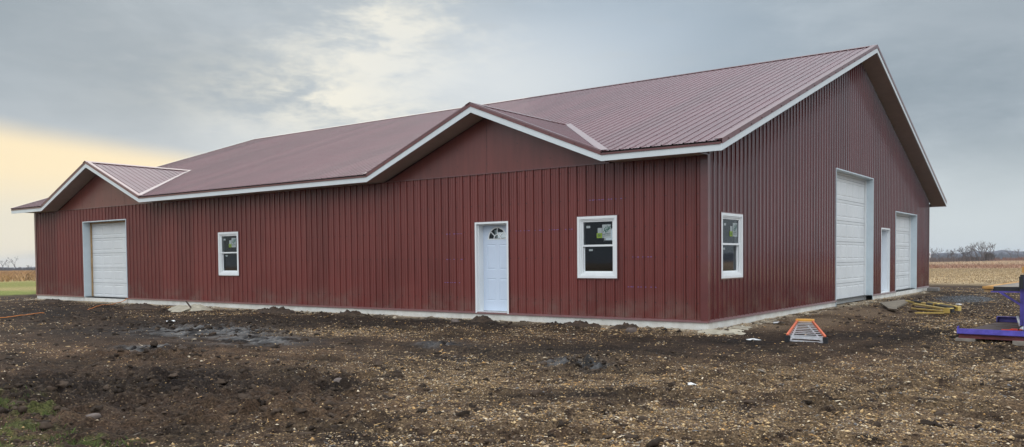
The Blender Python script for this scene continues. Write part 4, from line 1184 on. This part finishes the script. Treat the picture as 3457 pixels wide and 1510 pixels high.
# scraps and rocks
def scrap(x, y, s, label, seed, mat=M_paper, cat='scrap'):
    rs = np.random.default_rng(seed); m_ = MB(); z = gz1(x, y)
    n = 9; pts = [(x+s*(1+.4*rs.normal())*math.cos(2*math.pi*k/n), y+s*.6*(1+.4*rs.normal())*math.sin(2*math.pi*k/n), z+.02+abs(rs.normal())*.03*s/.15) for k in range(n)]
    c = (x, y, z+.05)
    for k in range(n): m_.quad(c, pts[k], pts[(k+1) % n])
    b = [(p_[0], p_[1], p_[2]-.006) for p_ in pts]
    for k in range(n): m_.quad((c[0], c[1], c[2]-.006), b[(k+1) % n], b[k])
    tag(m_.build('plastic_scrap', mat, None), label, cat)
scrap(1.32, -1.03, .12, 'crumpled white plastic scrap left of the ladder feet', 1)
scrap(-12.04, -4.06, .16, 'white scrap alone on dark mud in front of the small window', 2)
scrap(.62, 2.2, .10, 'white scrap on the dirt against the foundation, behind the ladder', 3)
scrap(2.65, 11.6, .06, 'white scrap beside the grey gravel beyond the yellow stand', 4)
scrap(2.75, -6.75, .07, 'small white torn scrap on the gravel in the foreground', 5)
def rock(x, y, s, label, seed, col=None, sz=.6):
    rs = np.random.default_rng(seed); v = IV*(1+.13*rs.normal(size=(len(IV), 1)))*np.array([1.25, .85, sz])*s
    me = bpy.data.meshes.new('rock'); me.from_pydata([tuple(q) for q in v], [], [tuple(int(i) for i in q) for q in IF]); me.materials.append(M_stone); me.update()
    me.polygons.foreach_set('use_smooth', [True]*len(me.polygons))
    o = bpy.data.objects.new('rock', me); COL.objects.link(o); o.location = (x, y, gz1(x, y)+s*.25); o.rotation_euler = (0, 0, seed)
    sb = o.modifiers.new('s', 'SUBSURF'); sb.levels = sb.render_levels = 1
    tag(o, label, 'rock')
rock(-1.09, -11.4, .06, 'rounded grey brown rock in the mud at the lower left', 1)
rock(-.95, -8.55, .07, 'dark rough stone on the clod heap left of the gravel', 2)
rock(-5.6, -1.0, .10, 'stone lying on the dirt bank in front of the entry door', 3)
rock(-1.2, -.85, .10, 'rounded dark stone near the building corner under the big window', 4, sz=.8)
# larger dirt heaps along the wall
M_heap = simple('heaped_soil', (.050, .031, .019), .95, var=.5, scale=8, bump=1, bscale=18)
def heap(x, y, rx, ry, h, label, seed):
    n1, n2 = 26, 12; v = []; f = []
    for i in range(n2+1):
        for k in range(n1):
            rr_ = i/n2; t = 2*math.pi*k/n1; px, py = x+rx*rr_*math.cos(t), y+ry*rr_*math.sin(t)
            v.append((px, py))
    X_ = np.array([q[0] for q in v]); Y_ = np.array([q[1] for q in v]); rr_ = np.repeat(np.arange(n2+1)/n2, n1)
    Z_ = terrain(X_, Y_) + h*.75*(1-rr_**2)**1.2*(1+1.3*fbm(X_*1.0, Y_, .18, 3, seed)) + .07*np.abs(fbm(X_, Y_, .10, 2, seed+9))*(rr_ < .95) - .02*(rr_ > .99)
    for i in range(n2):
        for k in range(n1): f.append((i*n1+k, (i+1)*n1+k, (i+1)*n1+(k+1) % n1, i*n1+(k+1) % n1))
    me = bpy.data.meshes.new('soil_heap'); me.from_pydata([tuple(map(float, q)) for q in zip(X_, Y_, Z_)], [], f); me.materials.append(M_heap); me.update()
    o = bpy.data.objects.new('soil_heap', me); COL.objects.link(o); tag(o, label, 'soil heap')
heap(-12.6, -.5, .8, .34, .15, 'dark soil heap at the foundation right of the small window', 1)
heap(-18.6, -1.1, .9, .45, .14, 'low soil heap beside the right jamb of the left garage door', 2)
heap(-5.3, -.42, .32, .22, .13, 'soil heap just below the entry door', 3)
heap(-2.6, -.40, .5, .24, .11, 'soil heap below the big front window', 4)
heap(-24.9, -1.0, .6, .4, .15, 'soil heap left of the left garage door', 5)
heap(-1.6, -.42, .34, .22, .12, 'small round soil heap right of the big front window', 6)
heap(-9.6, -.45, .4, .2, .09, 'flat soil heap midway between the small window and entry door', 7)

# ================================================================== FAR TREES, BRUSH, HILLS
def place(u, dist):                     # bearing u degrees right of the view axis
    a = az0 - math.radians(u); return CAM[0]+dist*math.cos(a), CAM[1]+dist*math.sin(a)
M_bark = simple('bare_bark', (.07, .055, .05), .9, var=.2)
M_twig = simple('bare_twigs', (.10, .08, .072), .9, var=.2)
def bare_tree(u, dist, h, label, seed, lean=0.0, spread=.55, group='bare trees on the right horizon', minr=.050, tw=.5, fork=2, maxlv=4):
    x, y = place(u, dist); z = float(terrain(np.array([x]), np.array([y]))[0])
    rs = random.Random(seed); t = empty('bare_tree', (x, y, z)); tag(t, label, 'tree', group)
    tr = MB(); cr = MB()
    side = np.array([math.sin(az0), -math.cos(az0), 0])
    def grow(p, d, ln, r, lv):
        p = np.array(p, float); pts = [p]; rads = [r]
        for i in range(3):
            d = d + np.array([rs.gauss(0, .16), rs.gauss(0, .16), rs.gauss(0, .06)]); d = d/np.linalg.norm(d)
            p = p + d*ln/3*1.12; pts.append(p); rads.append(max(r*(1-.13*(i+1)), minr*.6))
        (tr if lv == 0 else cr).tube(pts, rads, 4 if lv > 1 else 6)
        if lv >= maxlv: return
        n = rs.choice((2, 2, 3)) if lv else fork+1
        for k in range(n):
            a = rs.uniform(0, 2*math.pi); up = np.array([math.cos(a), math.sin(a), .25])
            nd = d*rs.uniform(.55, .9) + up*spread*rs.uniform(.6, 1.2); nd[2] = max(nd[2], -.05 if lv > 2 else .15); nd /= np.linalg.norm(nd)
            q = pts[-1] if k < 2 else pts[2]
            grow(q, nd, ln*rs.uniform(.62, .82), max(rads[-1]*(.74 if k < 2 else .5), minr*tw), lv+1)
    grow((0, 0, -.1), np.array([0, 0, 1.0]) + side*lean, h*.34, h*.030+.07, 0)
    k_ = h/max(q[2] for q in cr.v); t.scale = (k_, k_, k_)
    tr.build('trunk', M_bark, t); cr.build('crown', M_twig, t)
    return t
# bearings from the picture: u = atan((x-1728)/2807)
def U(px): return math.degrees(math.atan((px-1728.5)/2807.26))
trees = [(3270, 345, 6.4, .15, 'thin forked bare tree between the short bare tree and the slim one', 31), (3286, 350, 7.0, -.1, 'pale slender bare tree right behind the slim leaning one', 32), (3210, 345, 5.0, .1, 'very small bare tree midway between the wall and the tree group', 33), (3296, 330, 7.3, .35, 'tall bare tree leaning left, leftmost of the three tallest', 1), (3312, 332, 7.6, -.05, 'tall straight forked bare tree in the middle of the horizon group', 2), (3319, 328, 7.9, .0, 'tallest straight bare tree, just right of the forked one', 3), (3358, 330, 7.4, -.25, 'tall bent bare tree at the right end of the tall group', 14), (3337, 336, 6.2, .0, 'rounded bare tree between the tallest and the bent tree', 5), (3277, 338, 6.4, .1, 'slim bare tree left of the tall leaning one', 6), (3262, 340, 5.6, .0, 'medium bare tree standing left within the horizon group', 7), (3243, 342, 6.0, .1, 'shorter bare tree with a wide crown over the brush', 8), (3226, 340, 5.6, -.1, 'short bare tree in the gap left of the group', 9), (3179, 335, 6.0, .0, 'pair stemmed pale bare tree nearer the building', 10), (3194, 337, 5.2, .1, 'small bare tree right beside the pale one', 11), (3149, 335, 5.0, .0, 'bare tree nearest the building wall', 12)]
for px, d_, h_, ln_, lb, sd in trees: bare_tree(U(px), d_, h_, lb, sd*13, lean=ln_, spread=.62 if h_ > 6 else .75)
bare_tree(U(3408), 420, 6.6, 'bare tree with level branches right of the main group', 77, lean=.2, spread=.9)
bare_tree(U(3440), 430, 6.2, 'lone bare tree at the far right edge of the horizon', 78)
for px, h_, lb, sd in ((8, 8.6, 'hazy bare tree at the left picture edge', 21), (30, 6.2, 'smallest hazy bare tree of the three on the left', 22), (54, 9.6, 'tallest hazy bare tree left of the building', 23), (100, 3.6, 'low bare bush tree by the left building corner', 24)):
    bare_tree(U(px), 640, h_, lb, sd, group='bare trees on the left horizon', minr=.07, spread=.45)
# thickets (uncountable brush) as twig masses
def thicket(name, pxs, dist, hgt, n, label, col, jit=12):
    xs, ys, hs = [], [], []
    P = []; F = []; C = []
    u = rng.uniform(pxs[0], pxs[1], n); dd = dist + rng.uniform(-jit, jit, n)
    a = az0 - np.arctan((u-1728.5)/2807.26); x = CAM[0]+dd*np.cos(a); y = CAM[1]+dd*np.sin(a); z = terrain(x, y)
    env = .55 + .45*(vn(u/9.0, u*0+pxs[0], 7)+.5) if True else 1
    h = hgt*np.clip(env, .25, 1.2)*rng.uniform(.35, 1.0, n)
    th = rng.uniform(0, 2*math.pi, n); dx = np.cos(th)*h*.35*rng.uniform(-1, 1, n); dy = np.sin(th)*h*.35*rng.uniform(-1, 1, n)
    w = .05*dist/330; ca, sa = np.cos(a+math.pi/2)*w, np.sin(a+math.pi/2)*w
    V_ = np.stack([np.stack([x-ca, y-sa, z-.05], 1), np.stack([x+ca, y+sa, z-.05], 1), np.stack([x+dx+ca*.5, y+dy+sa*.5, z+h], 1), np.stack([x+dx-ca*.5, y+dy-sa*.5, z+h], 1)], 1).reshape(-1, 3)
    b = np.arange(n)*4; F_ = np.stack([b, b+1, b+2, b+3], 1)
    C_ = np.repeat(np.array([col])*rng.uniform(.6, 1.4, (n, 1)), 4, 0)
    o = np_mesh(name, V_, F_, tint_mat(name+'_mat', .9, .1), C_); tag(o, label, 'brush', kind='stuff')
thicket('brush_thicket', (3132, 3372), 340, 2.9, 2600, 'grey brown leafless brush beneath the horizon trees', (.15, .11, .095))
thicket('brush_thicket', (3238, 3300), 335, 3.0, 1500, 'denser dark brush clump under the tall trees', (.10, .078, .068), 5)
thicket('brush_thicket', (3330, 3352), 333, 4.3, 1500, 'dark rounded brush clump under the bent tree', (.10, .078, .068), 4)
thicket('red_willow_brush', (3340, 3460), 380, 2.2, 2600, 'reddish willow brush right of the tall trees', (.21, .115, .085), 60)
thicket('far_treeline', (-160, 150), 640, 2.3, 7000, 'dark distant treeline along the left horizon', (.075, .068, .070), 40)
thicket('far_treeline', (3120, 3700), 1250, 12.0, 9000, 'dark bluish distant treeline along the right horizon', (.060, .060, .072), 60)
# hills: a real low ridge with depth
def hills(name, u0, u1, r0, r1, hfun, mat):
    n = 120; m_ = 8; us = np.linspace(u0, u1, n); V_ = []; 
    for j in range(m_):
        t = j/(m_-1); rr_ = r0 + (r1-r0)*t; prof = math.sin(math.pi*min(t*1.0, 1))**.8 if 0 < t < 1 else 0
        for i, uu in enumerate(us):
            x, y = place(uu, rr_); z0 = -.2 - .0045*(rr_-60)
            V_.append((x, y, z0 - .5 + prof*(hfun(uu) - z0)))
    F_ = np.array([(j*n+i, j*n+i+1, (j+1)*n+i+1, (j+1)*n+i) for j in range(m_-1) for i in range(n-1)])
    o = np_mesh(name, np.array(V_), F_, mat); tag(o, kind='structure')
M_hill = simple('wooded_hill', (.062, .060, .074), 1, var=.45, scale=.03, spec=.05)
def hr(u): return 7.2 + 2.0*math.sin(u*1.1) + 1.1*math.sin(u*3.7+1) + .8*math.sin(u*9.1) + (1.6 if u > 30 else 0)*min(1, (u-30)/2) - 6*max(0, (20-u)/14)
hills('hills', -60, -18, 1700, 2300, lambda u: -6.4 + .7*math.sin(u*2.1), M_hill)
hills('hills', 6, 60, 1500, 2300, hr, M_hill)
# tiny pale grain bins on the far ridge
x_, y_ = place(U(3134), 900)
m_ = MB(); m_.tube([(x_, y_, -4), (x_, y_, 3.6), (x_, y_, 5.2)], [2.2, 2.2, .2], 12); tag(m_.build('grain_bin', M_paper, None), 'tiny white grain bin on the horizon beside the building corner', 'grain bin')

hm = bpy.data.materials.new('air_haze'); hm.use_nodes = True; hn = hm.node_tree; hn.nodes.clear()
ho = hn.nodes.new('ShaderNodeOutputMaterial'); hv = hn.nodes.new('ShaderNodeVolumePrincipled')
hv.inputs['Density'].default_value = .00022; hv.inputs['Color'].default_value = (.80, .86, .95, 1); hv.inputs['Anisotropy'].default_value = .2
hn.links.new(hv.outputs[0], ho.inputs['Volume'])
mb = MB(); mb.box(-3400, 3400, -3400, 3400, -40, 16); tag(mb.build('haze', hm, None), kind='stuff')

# ================================================================== CAMERA
cd = bpy.data.cameras.new('camera'); cam = bpy.data.objects.new('camera', cd); COL.objects.link(cam); scene.camera = cam
from mathutils import Matrix, Vector
fwd = Vector((-math.sin(YAW), math.cos(YAW), 0)); right = Vector((math.cos(YAW), math.sin(YAW), 0)); up = Vector((0, 0, 1))
f2 = fwd*math.cos(PITCH) + up*math.sin(PITCH); u2 = up*math.cos(PITCH) - fwd*math.sin(PITCH)
r3 = right*math.cos(ROLL) + u2*math.sin(ROLL); u3 = u2*math.cos(ROLL) - right*math.sin(ROLL)
cam.matrix_world = Matrix(((r3.x, u3.x, -f2.x, CAM[0]), (r3.y, u3.y, -f2.y, CAM[1]), (r3.z, u3.z, -f2.z, CAM[2]), (0, 0, 0, 1)))
cd.sensor_width = 36; cd.lens = 36*2807.26/3457; cd.shift_y = 211.01/3457; cd.clip_end = 8000; cd.clip_start = .05

# ================================================================== SKY AND LIGHT
SUN_EL, SUN_U = 16.0, -24.0            # low veiled sun glow, left of the view axis
sun_az = az0 - math.radians(SUN_U)
w = bpy.data.worlds.new('World'); scene.world = w; w.use_nodes = True; nt = w.node_tree; E.nt = nt
bg = nt.nodes['Background']
tc = nt.nodes.new('ShaderNodeTexCoord').outputs['Generated']
def dot(v):
    n = nt.nodes.new('ShaderNodeVectorMath'); n.operation = 'DOT_PRODUCT'; nt.links.new(tc, n.inputs[0]); n.inputs[1].default_value = v; return E(n.outputs['Value'])
DF, DR, DZ = dot(tuple(fwd)), dot(tuple(right)), dot((0, 0, 1))
u = E.op('ARCTAN2', DR, DF) * 57.2958
v = E.op('ARCSINE', clamp(DZ, -1, 1)) * 57.2958
def gauss(x, c, s_):
    t = (x - c) / s_; return (t*t*-.5).exp()
vec = comb(u*.05, v*.15, 0)
n1 = noise(vec, 1.0, 5, .5, .3); n2 = noise(comb(u*.13 + v*.05, v*.36, 3.6), 1.0, 8, .62, .25); n4 = noise(comb(u*.30, v*.75, 11), 1.0, 6, .6, .3); n3 = noise(comb(u*.035, v*.09, 7), 1.0, 3, .5)
uu = u + (n2 - .5)*5; vv = v + (n1 - .5)*3.2
# layered greys
grey = mixc(smooth(n3*.45 + n1*.3 + n2*.25, .40, .60), (.300, .360, .410), (.500, .560, .610))
dm = gauss(uu, -22, 13)*gauss(vv, 11.0, 4.5)*.62
grey = mixc(clamp(dm), grey, (.330, .395, .450))
bl = gauss(uu, 4, 9)*gauss(vv, 14.0, 3.4)*.8                              # bluer right of centre
grey = mixc(clamp(bl), grey, (.430, .530, .640))
rd = smooth(uu, 18, 33)*smooth(vv, 6, 17)*.7                              # darker top right
grey = mixc(clamp(rd), grey, (.270, .325, .375))
lowr = smooth(uu, 8, 22)*(1 - smooth(vv, 2.0, 8.5))*.8                  # pale low right
grey = mixc(clamp(lowr), grey, (.64, .70, .72))
# cream break, centre left
brk = gauss(uu, -8.0, 5.5)*gauss(vv, 14.5, 3.4)
bm = clamp(smooth(n2*.6 + n4*.4 + brk*.16, .52, .74)*brk*1.25)
grey = mixc(clamp(brk*.55), grey, (.56, .60, .62))
grey = mixc(bm, grey, (.84, .82, .73))
dk_ = smooth(n4*.5 + n2*.5, .50, .66)*gauss(uu, -10, 14)*0
puff = smooth(noise(comb(u*.22 + 4, v*.8, 21), 1, 5, .55, .2), .54, .70)*gauss(u, -9, 12)*gauss(v, 12, 4)*.75
grey = mixc(clamp(puff), grey, (.43, .48, .52))
low = gauss(uu, -11.0, 5.5)*gauss(vv, 10.3, 1.9)
grey = mixc(clamp(low*smooth(n2*.5 + n4*.5, .36, .58)*1.1), grey, (.93, .88, .73))
wr = gauss(uu, -1, 7)*gauss(vv, 11.8, 2.6)*.85
grey = mixc(clamp(wr), grey, (.72, .76, .78))
wl = gauss(u, -16, 6)*gauss(v, 7.0, 2.2)*.6
grey = mixc(clamp(wl), grey, (.66, .71, .74))
# warm opening, low left
edge = (u + 31)*-.13 + 8.3 + (n1-.5)*1.8
inw = smooth(edge - v, -.5, 1.5)*(1 - smooth(u, -13, -6))
warm = mixc(smooth(v*-1, -6.0, -2.4), (.95, .80, .54), (.76, .73, .62))
hs = smooth(noise(comb(u*.10, v*.9, 9), 1, 4, .5), .52, .70)*(1 - smooth(v, 3.2, 6.0))*.45
warm = mixc(clamp(hs*(1-smooth(u, -29, -22)*.6)), warm, (.52, .57, .58))
grey = mixc(clamp(inw*.97), grey, warm)
# elsewhere: unseen overcast overhead and behind the viewer, brightened to light the walls
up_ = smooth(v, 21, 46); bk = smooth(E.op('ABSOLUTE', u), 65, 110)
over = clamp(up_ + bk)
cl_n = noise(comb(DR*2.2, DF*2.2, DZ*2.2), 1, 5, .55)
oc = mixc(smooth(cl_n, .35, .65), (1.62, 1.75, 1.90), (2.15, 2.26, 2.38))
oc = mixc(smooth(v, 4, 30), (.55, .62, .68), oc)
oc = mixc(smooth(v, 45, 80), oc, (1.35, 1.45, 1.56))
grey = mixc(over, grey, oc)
below = smooth(v*-1, 0.0, 3.0)
grey = mixc(below, grey, (.20, .16, .12))
sky = nt.nodes.new('ShaderNodeTexSky'); sky.sky_type = 'NISHITA'; sky.sun_disc = False
sky.sun_elevation = math.radians(SUN_EL); sky.sun_rotation = math.radians(90) - sun_az
sk = nt.nodes.new('ShaderNodeMix'); sk.data_type = 'RGBA'; sk.blend_type = 'ADD'; sk.inputs[0].default_value = .002
nt.links.new(grey, sk.inputs[6]); nt.links.new(sky.outputs[0], sk.inputs[7])
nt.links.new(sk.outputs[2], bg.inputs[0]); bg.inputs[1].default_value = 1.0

sd = bpy.data.lights.new('sun', 'SUN'); sd.energy = .5; sd.angle = math.radians(45); sd.color = (1, .93, .82)
so = bpy.data.objects.new('sun', sd); COL.objects.link(so)
sdir = Vector((math.cos(sun_az)*math.cos(math.radians(SUN_EL)), math.sin(sun_az)*math.cos(math.radians(SUN_EL)), math.sin(math.radians(SUN_EL))))
so.rotation_euler = sdir.to_track_quat('Z', 'Y').to_euler()
scene.view_settings.view_transform = 'Standard'; scene.view_settings.look = 'None'; scene.view_settings.exposure = 0; scene.view_settings.gamma = 1
scene.cycles.max_bounces = 6; scene.cycles.transparent_max_bounces = 8
